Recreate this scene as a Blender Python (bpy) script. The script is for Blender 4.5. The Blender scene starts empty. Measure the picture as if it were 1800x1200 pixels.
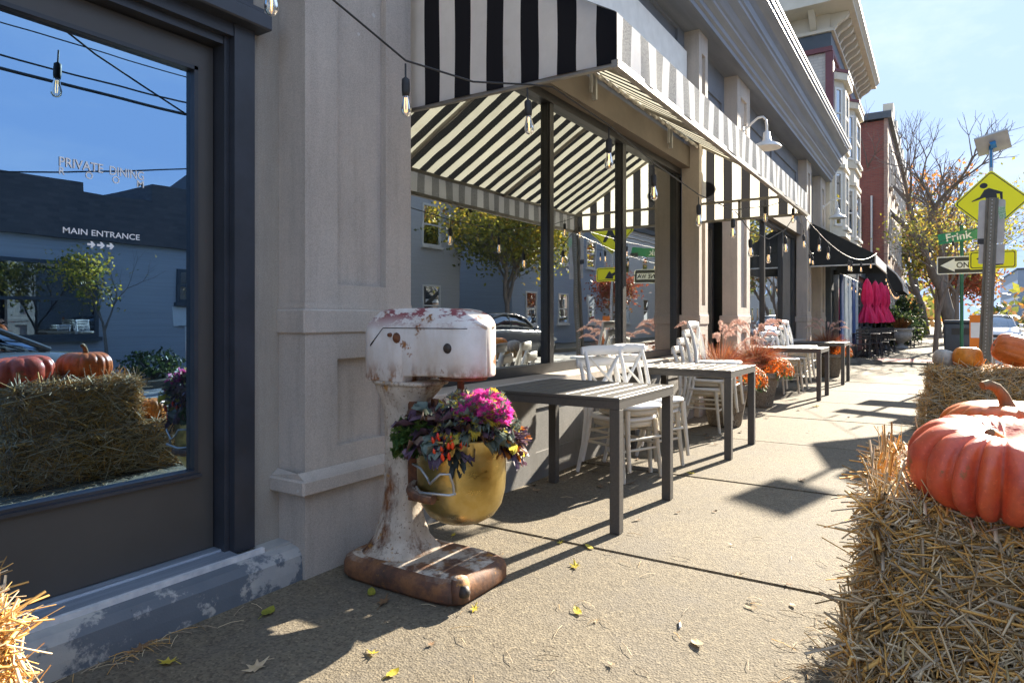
import bpy, bmesh, math, random
import numpy as np
from mathutils import Vector, Matrix
R = math.radians
random.seed(7)
rng = np.random.default_rng(11)
SC = bpy.context.scene
COL = SC.collection

# ------------------------------------------------------------------ camera, sky, sun, exposure
cam_data = bpy.data.cameras.new('camera')
cam_data.lens = 23.4
cam_data.sensor_width = 36.0
cam_data.shift_y = -40 / 1800
cam_data.clip_start = 0.05
cam_data.clip_end = 900
cam = bpy.data.objects.new('camera', cam_data)
COL.objects.link(cam)
cam.location = (0, 0, 1.17)
cam.rotation_euler = (R(90), 0, R(32.66 - 90))
SC.camera = cam

SUN_EL, SUN_AZ = R(24.3), R(-10.4)          # azimuth from +X towards +Y
world = bpy.data.worlds.new('World')
SC.world = world
world.use_nodes = True
wn, wl = world.node_tree.nodes, world.node_tree.links
bg = wn['Background']
sky = wn.new('ShaderNodeTexSky')
sky.sky_type = 'NISHITA'
sky.sun_disc = False
sky.sun_elevation = SUN_EL
sky.sun_rotation = R(90) - SUN_AZ
sky.altitude = 50
sky.air_density = 1.0
sky.dust_density = 0.6
sky.ozone_density = 3.6
# film-like shoulder: the very bright sky round the sun rolls off to a pale blue instead of clipping
_sp = wn.new('ShaderNodeSeparateColor'); _cb = wn.new('ShaderNodeCombineColor')
_hs = wn.new('ShaderNodeHueSaturation'); _hs.inputs['Saturation'].default_value = 1.1; _hs.inputs['Value'].default_value = 5.0
wl.new(sky.outputs[0], _hs.inputs['Color']); wl.new(_hs.outputs[0], _sp.inputs[0])
for _i, _m in enumerate((0.41, 0.555, 0.83)):
    _a = wn.new('ShaderNodeMath'); _a.operation = 'DIVIDE'; wl.new(_sp.outputs[_i], _a.inputs[0]); _a.inputs[1].default_value = _m
    _b = wn.new('ShaderNodeMath'); _b.operation = 'POWER'; wl.new(_a.outputs[0], _b.inputs[0]); _b.inputs[1].default_value = 1.7
    _c = wn.new('ShaderNodeMath'); _c.operation = 'ADD'; wl.new(_b.outputs[0], _c.inputs[0]); _c.inputs[1].default_value = 1.0
    _d = wn.new('ShaderNodeMath'); _d.operation = 'POWER'; wl.new(_c.outputs[0], _d.inputs[0]); _d.inputs[1].default_value = 1 / 1.7
    _e = wn.new('ShaderNodeMath'); _e.operation = 'DIVIDE'; wl.new(_sp.outputs[_i], _e.inputs[0]); wl.new(_d.outputs[0], _e.inputs[1])
    wl.new(_e.outputs[0], _cb.inputs[_i])
# thin high cloud drawn across the whole sky
_tc = wn.new('ShaderNodeTexCoord'); _mp = wn.new('ShaderNodeMapping'); _mp.inputs['Scale'].default_value = (1.2, 2.6, 6.0); _mp.inputs['Rotation'].default_value = (0.2, 0.3, 0.5)
_nz = wn.new('ShaderNodeTexNoise'); _nz.inputs['Scale'].default_value = 1.5; _nz.inputs['Detail'].default_value = 7; _nz.inputs['Roughness'].default_value = 0.62
_rp = wn.new('ShaderNodeValToRGB'); _rp.color_ramp.elements[0].position = 0.46; _rp.color_ramp.elements[0].color = (0, 0, 0, 1); _rp.color_ramp.elements[1].position = 0.86; _rp.color_ramp.elements[1].color = (0.55, 0.55, 0.55, 1)
_mx = wn.new('ShaderNodeMix'); _mx.data_type = 'RGBA'; _mx.inputs[7].default_value = (0.80, 0.86, 0.95, 1)
wl.new(_tc.outputs['Generated'], _mp.inputs[0]); wl.new(_mp.outputs[0], _nz.inputs['Vector']); wl.new(_nz.outputs['Fac'], _rp.inputs[0]); wl.new(_rp.outputs[0], _mx.inputs[0]); wl.new(_cb.outputs[0], _mx.inputs[6])
wl.new(_mx.outputs[2], bg.inputs['Color'])
bg.inputs['Strength'].default_value = 0.15

sun_data = bpy.data.lights.new('sun', 'SUN')
sun_data.energy = 2.0
sun_data.angle = R(0.53)
sun_data.color = (1.0, 0.90, 0.74)
sun = bpy.data.objects.new('sun', sun_data)
COL.objects.link(sun)
sd = Vector((math.cos(SUN_EL) * math.cos(SUN_AZ), math.cos(SUN_EL) * math.sin(SUN_AZ), math.sin(SUN_EL)))
sun.location = sd * 60
sun.rotation_euler = sd.to_track_quat('Z', 'Y').to_euler()

SC.view_settings.view_transform = 'Standard'
SC.view_settings.look = 'None'
SC.view_settings.gamma = 1.0
SC.view_settings.use_curve_mapping = False
SC.view_settings.exposure = 3.45
SC.render.engine = 'CYCLES'
SC.cycles.max_bounces = 10
SC.cycles.transparent_max_bounces = 16
SC.cycles.caustics_reflective = False
SC.cycles.caustics_refractive = False
SC.cycles.sample_clamp_indirect = 6.0

# ------------------------------------------------------------------ materials
MATS = {}
def new_mat(name):
    m = bpy.data.materials.new(name)
    m.use_nodes = True
    MATS[name] = m
    nt = m.node_tree
    return m, nt.nodes, nt.links, nt.nodes['Principled BSDF']
def rgb(c): return (c[0], c[1], c[2], 1.0)
def coords(nd, mode):
    if mode == 'pos':
        return nd.new('ShaderNodeNewGeometry').outputs['Position']
    t = nd.new('ShaderNodeTexCoord')
    return t.outputs['Object']
def noise(nd, lk, vec, scale, detail=4, rough=0.6, stretch=None):
    n = nd.new('ShaderNodeTexNoise')
    n.inputs['Scale'].default_value = scale
    n.inputs['Detail'].default_value = detail
    n.inputs['Roughness'].default_value = rough
    if stretch:
        mp = nd.new('ShaderNodeMapping'); mp.inputs['Scale'].default_value = stretch
        lk.new(vec, mp.inputs['Vector']); vec = mp.outputs[0]
    lk.new(vec, n.inputs['Vector'])
    return n.outputs['Fac']
def ramp(nd, lk, fac, stops):
    r = nd.new('ShaderNodeValToRGB')
    e = r.color_ramp.elements
    while len(e) < len(stops): e.new(0.5)
    for el, (p, c) in zip(e, stops):
        el.position = p
        el.color = rgb(c) if hasattr(c, '__len__') else (c, c, c, 1)
    lk.new(fac, r.inputs['Fac'])
    return r.outputs['Color']
def mixc(nd, lk, fac, a, b, mode='MIX'):
    m = nd.new('ShaderNodeMix'); m.data_type = 'RGBA'; m.blend_type = mode
    for sock, v in ((m.inputs[0], fac), (m.inputs[6], a), (m.inputs[7], b)):
        if isinstance(v, (int, float)): sock.default_value = v
        elif isinstance(v, tuple): sock.default_value = rgb(v)
        else: lk.new(v, sock)
    return m.outputs[2]
def bump(nd, lk, bs, h, strength, dist=0.01):
    b = nd.new('ShaderNodeBump')
    b.inputs['Strength'].default_value = strength
    b.inputs['Distance'].default_value = dist
    lk.new(h, b.inputs['Height']); lk.new(b.outputs[0], bs.inputs['Normal'])
def simple(name, c1, c2=None, rough=0.6, scale=8.0, bs=0.0, bscale=60.0, metal=0.0, mode='obj', lo=0.35, hi=0.7, spec=0.5, stretch=None, bd=0.01):
    m, nd, lk, p = new_mat(name)
    p.inputs['Roughness'].default_value = rough
    p.inputs['Metallic'].default_value = metal
    p.inputs['Specular IOR Level'].default_value = spec
    v = coords(nd, mode)
    if c2 is None: c2 = tuple(x * 0.72 for x in c1)
    f = noise(nd, lk, v, scale, stretch=stretch)
    lk.new(ramp(nd, lk, f, [(lo, c1), (hi, c2)]), p.inputs['Base Color'])
    if bs > 0: bump(nd, lk, p, noise(nd, lk, v, bscale, 3, stretch=stretch), bs, bd)
    return m
def two_layer(name, base1, base2, chip, thr, rough=0.7, bscale=5.0, cscale=9.0, mode='pos', bs=0.3, grain=150.0, extra=None, chip2=None):
    """A painted surface worn through to another colour in irregular patches."""
    m, nd, lk, p = new_mat(name)
    v = coords(nd, mode)
    p.inputs['Roughness'].default_value = rough
    a = ramp(nd, lk, noise(nd, lk, v, bscale, 5), [(0.3, base1), (0.7, base2)])
    f = ramp(nd, lk, noise(nd, lk, v, cscale, 8, 0.68), [(thr, 0.0), (thr + 0.03, 1.0)])
    cc = chip
    if chip2:
        cc = ramp(nd, lk, noise(nd, lk, v, cscale * 2.3, 4), [(0.4, chip), (0.6, chip2)])
    col = mixc(nd, lk, f, a, cc)
    if extra:
        f2 = ramp(nd, lk, noise(nd, lk, v, extra[1], 6, 0.7), [(extra[2], 0.0), (extra[2] + 0.06, 1.0)])
        col = mixc(nd, lk, f2, col, extra[0])
    lk.new(col, p.inputs['Base Color'])
    hh = mixc(nd, lk, 0.35, noise(nd, lk, v, grain, 2), f)
    bump(nd, lk, p, hh, bs, 0.004)
    return m
def glass_mat(name, tint, refl, dark=(0.01, 0.012, 0.014), see=0.6, rough=0.0, grime=0.0, ripple=0.0):
    m, nd, lk, p = new_mat(name)
    nd.remove(p)
    out = nd['Material Output']
    gl = nd.new('ShaderNodeBsdfGlossy'); gl.inputs['Roughness'].default_value = rough
    gl.inputs['Color'].default_value = rgb(tint)
    tr = nd.new('ShaderNodeBsdfTransparent'); tr.inputs['Color'].default_value = (see, see * 1.02, see, 1)
    mx = nd.new('ShaderNodeMixShader')
    fr = nd.new('ShaderNodeFresnel'); fr.inputs['IOR'].default_value = 1.5
    mp = nd.new('ShaderNodeMapRange'); mp.inputs['From Min'].default_value = 0.0; mp.inputs['From Max'].default_value = 1.0
    mp.inputs['To Min'].default_value = refl; mp.inputs['To Max'].default_value = 1.0
    lk.new(fr.outputs[0], mp.inputs['Value']); lk.new(mp.outputs[0], mx.inputs[0])
    lk.new(tr.outputs[0], mx.inputs[1]); lk.new(gl.outputs[0], mx.inputs[2])
    bp = nd.new('ShaderNodeBump'); bp.inputs['Strength'].default_value = ripple; bp.inputs['Distance'].default_value = 0.02
    lk.new(noise(nd, lk, coords(nd, 'pos'), 1.6, 2, 0.4), bp.inputs['Height']); lk.new(bp.outputs[0], gl.inputs['Normal'])
    last = mx.outputs[0]
    if grime > 0:
        df = nd.new('ShaderNodeBsdfDiffuse'); df.inputs['Color'].default_value = (0.5, 0.52, 0.55, 1)
        v = coords(nd, 'pos')
        g = ramp(nd, lk, noise(nd, lk, v, 3.0, 5, 0.6, (1, 1, 0.25)), [(0.42, 0.0), (0.8, grime)])
        m2 = nd.new('ShaderNodeMixShader'); lk.new(g, m2.inputs[0]); lk.new(last, m2.inputs[1]); lk.new(df.outputs[0], m2.inputs[2])
        last = m2.outputs[0]
    lk.new(last, out.inputs['Surface'])
    return m
def fabric(name, axis, period, phase, c_light, c_dark, transl=0.35, glare_wear=0.0):
    """Woven awning cloth: dyed stripes, translucent."""
    m, nd, lk, p = new_mat(name)
    nd.remove(p); out = nd['Material Output']
    v = coords(nd, 'pos')
    sx = nd.new('ShaderNodeSeparateXYZ'); lk.new(v, sx.inputs[0])
    ad = nd.new('ShaderNodeMath'); ad.operation = 'ADD'; lk.new(sx.outputs[axis], ad.inputs[0]); ad.inputs[1].default_value = phase
    md = nd.new('ShaderNodeMath'); md.operation = 'PINGPONG'; lk.new(ad.outputs[0], md.inputs[0]); md.inputs[1].default_value = period / 2
    gt = nd.new('ShaderNodeMath'); gt.operation = 'GREATER_THAN'; lk.new(md.outputs[0], gt.inputs[0]); gt.inputs[1].default_value = period / 4
    cl = ramp(nd, lk, noise(nd, lk, v, 3.5, 7, 0.7), [(0.3, c_light), (0.6, tuple(x * 0.88 for x in c_light)), (0.8, (c_light[0] * .72, c_light[1] * .68, c_light[2] * .6))])
    cd = c_dark
    if glare_wear > 0:
        wf = ramp(nd, lk, noise(nd, lk, v, 160, 3, 0.8), [(0.42, 0.0), (0.56, glare_wear)])  # pale speckle of glare and wear over the dark stripes
        cd = mixc(nd, lk, wf, c_dark, (0.55, 0.55, 0.53))
    col = mixc(nd, lk, gt.outputs[0], cl, cd)
    df = nd.new('ShaderNodeBsdfDiffuse'); tl = nd.new('ShaderNodeBsdfTranslucent')
    lk.new(col, df.inputs['Color']); lk.new(col, tl.inputs['Color'])
    mx = nd.new('ShaderNodeMixShader'); mx.inputs[0].default_value = transl
    lk.new(df.outputs[0], mx.inputs[1]); lk.new(tl.outputs[0], mx.inputs[2])
    lk.new(mx.outputs[0], out.inputs['Surface'])
    return m
def leafy(name, c1, c2, transl=0.35, scale=20, rough=0.5):
    m, nd, lk, p = new_mat(name)
    v = coords(nd, 'pos')
    col = ramp(nd, lk, noise(nd, lk, v, scale, 3), [(0.35, c1), (0.65, c2)])
    lk.new(col, p.inputs['Base Color']); p.inputs['Roughness'].default_value = rough
    tl = nd.new('ShaderNodeBsdfTranslucent'); lk.new(col, tl.inputs['Color'])
    mx = nd.new('ShaderNodeMixShader'); mx.inputs[0].default_value = transl
    lk.new(p.outputs[0], mx.inputs[1]); lk.new(tl.outputs[0], mx.inputs[2])
    lk.new(mx.outputs[0], nd['Material Output'].inputs['Surface'])
    return m

def concrete():
    m, nd, lk, p = new_mat('sidewalk concrete')
    v = coords(nd, 'pos')
    big = ramp(nd, lk, noise(nd, lk, v, 1.3, 8, 0.68), [(0.28, (0.198, 0.165, 0.114)), (0.5, (0.168, 0.141, 0.099)), (0.72, (0.132, 0.112, 0.082))])
    oi = nd.new('ShaderNodeObjectInfo'); tone = ramp(nd, lk, oi.outputs['Random'], [(0.0, 0.86), (1.0, 1.06)]); big = mixc(nd, lk, 1.0, big, tone, 'MULTIPLY')
    vo = nd.new('ShaderNodeTexVoronoi'); vo.inputs['Scale'].default_value = 120; lk.new(v, vo.inputs['Vector'])
    sp = ramp(nd, lk, vo.outputs['Color'], [(0.25, (0.22, 0.2, 0.17)), (0.42, (0.5, 0.5, 0.5)), (0.75, (0.56, 0.55, 0.53)), (0.97, (1.0, 0.98, 0.9))])
    col = mixc(nd, lk, 0.62, big, sp, 'OVERLAY')
    v2 = nd.new('ShaderNodeTexVoronoi'); v2.inputs['Scale'].default_value = 55; lk.new(v, v2.inputs['Vector'])
    col = mixc(nd, lk, 0.30, col, ramp(nd, lk, v2.outputs['Color'], [(0.2, (0.3, 0.28, 0.25)), (0.5, (0.5, 0.5, 0.5)), (0.95, (0.75, 0.74, 0.7))]), 'OVERLAY')
    st = ramp(nd, lk, noise(nd, lk, v, 2.6, 6, 0.7), [(0.47, 0.0), (0.78, 0.5)])
    col = mixc(nd, lk, st, col, (0.17, 0.15, 0.125))
    sp2 = ramp(nd, lk, noise(nd, lk, v, 9, 3, 0.5), [(0.70, 0.0), (0.72, 0.55)])
    col = mixc(nd, lk, sp2, col, (0.12, 0.105, 0.09))
    lk.new(col, p.inputs['Base Color'])
    p.inputs['Roughness'].default_value = 0.88
    h = mixc(nd, lk, 0.5, noise(nd, lk, v, 95, 4, 0.7), vo.outputs['Distance'])
    bump(nd, lk, p, h, 0.75, 0.006)
    return m
def stucco(name, c1, c2, grain=260, bs=0.55):
    m, nd, lk, p = new_mat(name)
    v = coords(nd, 'pos')
    a = ramp(nd, lk, noise(nd, lk, v, 2.2, 6, 0.65), [(0.3, c1), (0.7, c2)])
    sk = ramp(nd, lk, noise(nd, lk, v, 3.2, 6, 0.7, (3.5, 3.5, 0.35)), [(0.48, 0.0), (0.8, 0.5)])
    a = mixc(nd, lk, sk, a, tuple(x * 0.62 for x in c2))
    chip = ramp(nd, lk, noise(nd, lk, v, 13, 2, 0.4), [(0.775, 0.0), (0.785, 0.9)])
    a = mixc(nd, lk, chip, a, (0.55, 0.53, 0.5))
    g = ramp(nd, lk, noise(nd, lk, v, grain, 2, 0.7), [(0.35, 0.36), (0.65, 0.64)])
    lk.new(mixc(nd, lk, 0.6, a, g, 'OVERLAY'), p.inputs['Base Color'])
    p.inputs['Roughness'].default_value = 0.85
    bump(nd, lk, p, noise(nd, lk, v, grain * 0.75, 3, 0.7), bs, 0.005)
    return m
def brick_mat(name, c1, c2, mortar, scale=1.0):
    m, nd, lk, p = new_mat(name)
    v = coords(nd, 'pos')
    sx = nd.new('ShaderNodeSeparateXYZ'); lk.new(v, sx.inputs[0])
    ad = nd.new('ShaderNodeMath'); ad.operation = 'ADD'; lk.new(sx.outputs[0], ad.inputs[0]); lk.new(sx.outputs[1], ad.inputs[1])
    cb = nd.new('ShaderNodeCombineXYZ'); lk.new(ad.outputs[0], cb.inputs[0]); lk.new(sx.outputs[2], cb.inputs[1])
    b = nd.new('ShaderNodeTexBrick'); b.inputs['Scale'].default_value = scale
    b.inputs['Color1'].default_value = rgb(c1); b.inputs['Color2'].default_value = rgb(c2); b.inputs['Mortar'].default_value = rgb(mortar)
    b.inputs['Brick Width'].default_value = 0.21; b.inputs['Row Height'].default_value = 0.075; b.inputs['Mortar Size'].default_value = 0.009
    lk.new(cb.outputs[0], b.inputs['Vector'])
    lk.new(b.outputs['Color'], p.inputs['Base Color']); p.inputs['Roughness'].default_value = 0.85
    bump(nd, lk, p, b.outputs['Fac'], -0.4, 0.006)
    return m

M_conc = concrete()
M_curb = simple('kerb granite', (0.40, 0.38, 0.34), (0.28, 0.27, 0.25), 0.85, 14, 0.5, 90, mode='pos')
M_asph = simple('road asphalt', (0.30, 0.29, 0.27), (0.23, 0.22, 0.21), 0.85, 3, 0.5, 130, mode='pos')
M_soil = simple('joint dirt', (0.07, 0.06, 0.045), (0.09, 0.085, 0.055), 0.95, 20, 0.3, 60, mode='pos')
M_earth = simple('far ground', (0.13, 0.12, 0.08), (0.09, 0.1, 0.05), 0.95, 0.5, mode='pos')
M_paint = simple('road paint', (0.75, 0.74, 0.70), (0.5, 0.5, 0.47), 0.7, 6, mode='pos')
M_tact = simple('tactile paving', (0.36, 0.10, 0.10), (0.26, 0.08, 0.09), 0.8, 9, mode='pos')
M_stuc = stucco('pilaster stucco', (0.515, 0.455, 0.395), (0.42, 0.372, 0.325))
M_wall = stucco('wall stucco', (0.43, 0.385, 0.325), (0.35, 0.315, 0.27), 230, 0.3)
M_bulk = stucco('bulkhead plaster', (0.28, 0.27, 0.255), (0.21, 0.205, 0.195), 200, 0.35)
M_brown = simple('brown painted beam', (0.19, 0.155, 0.12), (0.14, 0.115, 0.09), 0.6, 3, 0.08, 60, mode='pos')
M_black = simple('black painted frame', (0.022, 0.022, 0.023), (0.035, 0.034, 0.033), 0.38, 5, 0.06, 50, mode='pos')
M_doorp = two_layer('door paint', (0.062, 0.058, 0.054), (0.078, 0.073, 0.068), (0.16, 0.15, 0.14), 0.735, 0.42, 2.0, 7.0, bs=0.08, grain=40)
M_trim = simple('slate blue trim', (0.040, 0.046, 0.060), (0.026, 0.029, 0.036), 0.4, 4, 0.1, 40, mode='pos')
M_corn = simple('cornice paint', (0.20, 0.215, 0.245), (0.13, 0.14, 0.165), 0.45, 2.5, 0.08, 25, mode='pos', stretch=(0.3, 3, 3))
M_upper = simple('upper wall paint', (0.20, 0.215, 0.24), (0.15, 0.165, 0.19), 0.7, 2.0, 0.2, 120, mode='pos')
M_board = simple('white fascia board', (0.86, 0.84, 0.79), (0.76, 0.74, 0.69), 0.7, 6, 0.1, 40, mode='pos')
M_plinth = two_layer('plinth peeling paint', (0.15, 0.165, 0.185), (0.115, 0.135, 0.16), (0.46, 0.44, 0.40), 0.515, 0.8, 5, 2.1, bs=0.35, chip2=(0.36, 0.36, 0.355), extra=((0.035, 0.04, 0.05), 12, 0.68))
M_thres = simple('weathered threshold', (0.34, 0.39, 0.46), (0.22, 0.26, 0.32), 0.4, 3, 0.25, 70, metal=0.35, mode='pos', stretch=(0.6, 14, 6))
M_lip = simple('white lip paint', (0.72, 0.72, 0.72), (0.5, 0.52, 0.55), 0.6, 18, 0.2, 60, mode='pos')
M_glass = glass_mat('shop window glass', (0.92, 0.97, 0.98), 0.55, see=0.66, grime=0.03, ripple=0.06)
M_dglass = glass_mat('door glass', (0.38, 0.62, 0.90), 0.58, see=0.30, grime=0.03, ripple=0.05)
M_fglass = glass_mat('far window glass', (0.9, 0.95, 1.0), 0.5, see=0.25)
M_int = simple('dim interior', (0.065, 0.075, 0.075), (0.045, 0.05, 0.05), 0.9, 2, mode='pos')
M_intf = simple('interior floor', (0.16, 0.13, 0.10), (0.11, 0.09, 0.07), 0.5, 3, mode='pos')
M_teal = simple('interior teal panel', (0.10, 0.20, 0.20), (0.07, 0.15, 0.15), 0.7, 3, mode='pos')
M_white = simple('white lettering', (0.92, 0.92, 0.92), (0.88, 0.88, 0.88), 0.6, 5)
M_steel = simple('grey steel tube', (0.30, 0.28, 0.25), (0.22, 0.2, 0.17), 0.45, 10, metal=0.6)
M_galv = simple('galvanised steel', (0.50, 0.50, 0.49), (0.40, 0.40, 0.39), 0.45, 12, metal=0.7)
M_cable = simple('black cable', (0.02, 0.02, 0.02), (0.03, 0.03, 0.03), 0.5, 5)
M_table = simple('table powder coat', (0.085, 0.078, 0.070), (0.065, 0.06, 0.054), 0.55, 12, 0.12, 160, stretch=(0.4, 6, 6), bd=0.003)
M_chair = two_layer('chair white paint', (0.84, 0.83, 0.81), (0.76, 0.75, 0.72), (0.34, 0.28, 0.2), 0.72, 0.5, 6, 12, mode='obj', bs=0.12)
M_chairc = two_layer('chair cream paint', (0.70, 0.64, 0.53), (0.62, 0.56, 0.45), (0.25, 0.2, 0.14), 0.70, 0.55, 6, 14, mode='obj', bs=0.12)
M_iron = simple('black iron', (0.02, 0.021, 0.023), (0.035, 0.035, 0.037), 0.42, 12)
M_pink = leafy('pink umbrella cloth', (0.80, 0.02, 0.16), (0.66, 0.012, 0.11), 0.3, 6)
M_blackcloth = leafy('black awning cloth', (0.012, 0.014, 0.015), (0.02, 0.022, 0.023), 0.05, 4, 0.8)
M_edge = simple('awning white edge', (0.62, 0.62, 0.6), None, 0.6, 4)
# ------------------------------------------------------------------ mesh helpers
class MB:
    def __init__(s): s.v = []; s.f = []; s.m = []; s.s = []
    def add(s, vs, fs, mi=0, sm=False, xf=None):
        o = len(s.v)
        for p in vs:
            p = Vector(p)
            if xf is not None: p = xf @ p
            s.v.append(p[:])
        for f in fs:
            s.f.append(tuple(i + o for i in f)); s.m.append(mi); s.s.append(sm)
    def box(s, x0, x1, y0, y1, z0, z1, mi=0, xf=None):
        vs = [(x, y, z) for z in (z0, z1) for y in (y0, y1) for x in (x0, x1)]
        s.add(vs, [(0, 2, 3, 1), (4, 5, 7, 6), (0, 1, 5, 4), (2, 6, 7, 3), (0, 4, 6, 2), (1, 3, 7, 5)], mi, False, xf)
    def rbox(s, x0, x1, y0, y1, z0, z1, r, mi=0, seg=2, sm=True, xf=None):
        bm = bmesh.new()
        bmesh.ops.create_cube(bm, size=1)
        for v in bm.verts:
            v.co = Vector((x0 + (v.co.x + .5) * (x1 - x0), y0 + (v.co.y + .5) * (y1 - y0), z0 + (v.co.z + .5) * (z1 - z0)))
        bmesh.ops.bevel(bm, geom=bm.edges[:], offset=r, segments=seg, profile=0.5, affect='EDGES')
        s.bm(bm, mi, sm, xf)
    def bm(s, bm, mi=0, sm=True, xf=None):
        bm.verts.ensure_lookup_table(); bm.verts.index_update()
        s.add([v.co[:] for v in bm.verts], [tuple(v.index for v in f.verts) for f in bm.faces], mi, sm, xf)
        bm.free()
    def tube(s, pts, rad, n=8, mi=0, cap=True, xf=None, sm=True, flat=None):
        pts = [Vector(p) for p in pts]; k = len(pts)
        if not hasattr(rad, '__len__'): rad = [rad] * k
        vs = []; up = None
        for i, p in enumerate(pts):
            t = (pts[min(i + 1, k - 1)] - pts[max(i - 1, 0)]).normalized()
            if up is None:
                up = Vector((0, 0, 1)) if abs(t.z) < .9 else Vector((1, 0, 0))
            a = t.cross(up)
            if a.length < 1e-5: a = t.cross(Vector((0, 1, .01)))
            a.normalize(); b = a.cross(t).normalized(); up = b
            for j in range(n):
                an = 2 * math.pi * j / n + (math.pi / 4 if n == 4 else 0)
                ra, rb = rad[i], rad[i] * (flat or 1)
                vs.append(p + a * math.cos(an) * ra + b * math.sin(an) * rb)
        fs = []
        for i in range(k - 1):
            for j in range(n):
                j2 = (j + 1) % n
                fs.append((i * n + j, i * n + j2, (i + 1) * n + j2, (i + 1) * n + j))
        s.add(vs, fs, mi, sm and n > 4, xf)
        if cap:
            s.add(vs[:n], [tuple(range(n))], mi, False, xf); s.add(vs[-n:], [tuple(reversed(range(n)))], mi, False, xf)
    def lathe(s, prof, n=24, c=(0, 0, 0), mi=0, xf=None, sm=True, cap0=False, cap1=False):
        vs = []
        for r, z in prof:
            for j in range(n):
                a = 2 * math.pi * j / n
                vs.append((c[0] + r * math.cos(a), c[1] + r * math.sin(a), c[2] + z))
        fs = []
        for i in range(len(prof) - 1):
            for j in range(n):
                j2 = (j + 1) % n
                fs.append((i * n + j, i * n + j2, (i + 1) * n + j2, (i + 1) * n + j))
        if cap0: fs.append(tuple(reversed(range(n))))
        if cap1: fs.append(tuple(range((len(prof) - 1) * n, len(prof) * n)))
        s.add(vs, fs, mi, sm, xf)
    def prism(s, poly, axis, a0, a1, mi=0, xf=None, sm=False):
        """poly of 2-D points in the plane across axis, extruded from a0 to a1"""
        def put(p, a):
            return {0: (a, p[0], p[1]), 1: (p[0], a, p[1]), 2: (p[0], p[1], a)}[axis]
        n = len(poly)
        vs = [put(p, a0) for p in poly] + [put(p, a1) for p in poly]
        fs = [(i, (i + 1) % n, n + (i + 1) % n, n + i) for i in range(n)]
        s.add(vs, fs, mi, sm, xf)
        s.add(vs[:n], [tuple(range(n))], mi, False, xf); s.add(vs[n:], [tuple(reversed(range(n)))], mi, False, xf)
    def loft(s, rings, mi=0, sm=True, cap=True, xf=None):
        n = len(rings[0]); vs = [p for r in rings for p in r]; fs = []
        for i in range(len(rings) - 1):
            for j in range(n):
                j2 = (j + 1) % n
                fs.append((i * n + j, i * n + j2, (i + 1) * n + j2, (i + 1) * n + j))
        if cap: fs += [tuple(reversed(range(n))), tuple(range((len(rings) - 1) * n, len(rings) * n))]
        s.add(vs, fs, mi, sm, xf)
    def quad(s, a, b, c, d, mi=0, xf=None): s.add([a, b, c, d], [(0, 1, 2, 3)], mi, False, xf)
    def panel(s, x0, x1, z0, z1, holes, yf, yb, mi=0, mh=0, back=None, xf=None, soft=0.0):
        """wall face at y=yf (facing -Y) with recessed panels; a closed slab back to 'back'"""
        xs = sorted(set([x0, x1] + [v for h in holes for v in h[:2]])); zs = sorted(set([z0, z1] + [v for h in holes for v in h[2:]]))
        def inh(a, b, c, d):
            return any(h[0] - 1e-6 <= a and b <= h[1] + 1e-6 and h[2] - 1e-6 <= c and d <= h[3] + 1e-6 for h in holes)
        for i in range(len(xs) - 1):
            for j in range(len(zs) - 1):
                a, b, c, d = xs[i], xs[i + 1], zs[j], zs[j + 1]
                if not inh(a, b, c, d): s.add([(a, yf, c), (b, yf, c), (b, yf, d), (a, yf, d)], [(0, 1, 2, 3)], mi, False, xf)
        for a, b, c, d in holes:
            s.add([(a, yb, c), (b, yb, c), (b, yb, d), (a, yb, d)], [(0, 1, 2, 3)], mh, False, xf)
            s.add([(a, yf, c), (b, yf, c), (b, yb, c), (a, yb, c)], [(3, 2, 1, 0)], mi, False, xf)
            s.add([(a, yf, d), (b, yf, d), (b, yb, d), (a, yb, d)], [(0, 1, 2, 3)], mi, False, xf)
            s.add([(a, yf, c), (a, yf, d), (a, yb, d), (a, yb, c)], [(0, 1, 2, 3)], mi, False, xf)
            s.add([(b, yf, c), (b, yf, d), (b, yb, d), (b, yb, c)], [(3, 2, 1, 0)], mi, False, xf)
        if back is not None:
            s.add([(x0, yf, z0), (x1, yf, z0), (x1, yf, z1), (x0, yf, z1), (x0, back, z0), (x1, back, z0), (x1, back, z1), (x0, back, z1)],
                  [(4, 0, 3, 7), (1, 5, 6, 2), (3, 2, 6, 7), (4, 5, 1, 0), (5, 4, 7, 6)], mi, False, xf)
    def build(s, name, mats, parent=None, kind=None, loc=None):
        me = bpy.data.meshes.new(name)
        me.from_pydata(s.v, [], s.f)
        if not isinstance(mats, (list, tuple)): mats = [mats]
        for m in mats: me.materials.append(m)
        me.polygons.foreach_set('material_index', s.m)
        me.polygons.foreach_set('use_smooth', s.s)
        me.update()
        o = bpy.data.objects.new(name, me); COL.objects.link(o)
        if parent is not None: o.parent = parent
        if loc is not None: o.location = loc
        if kind: o['kind'] = kind
        return o
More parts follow.
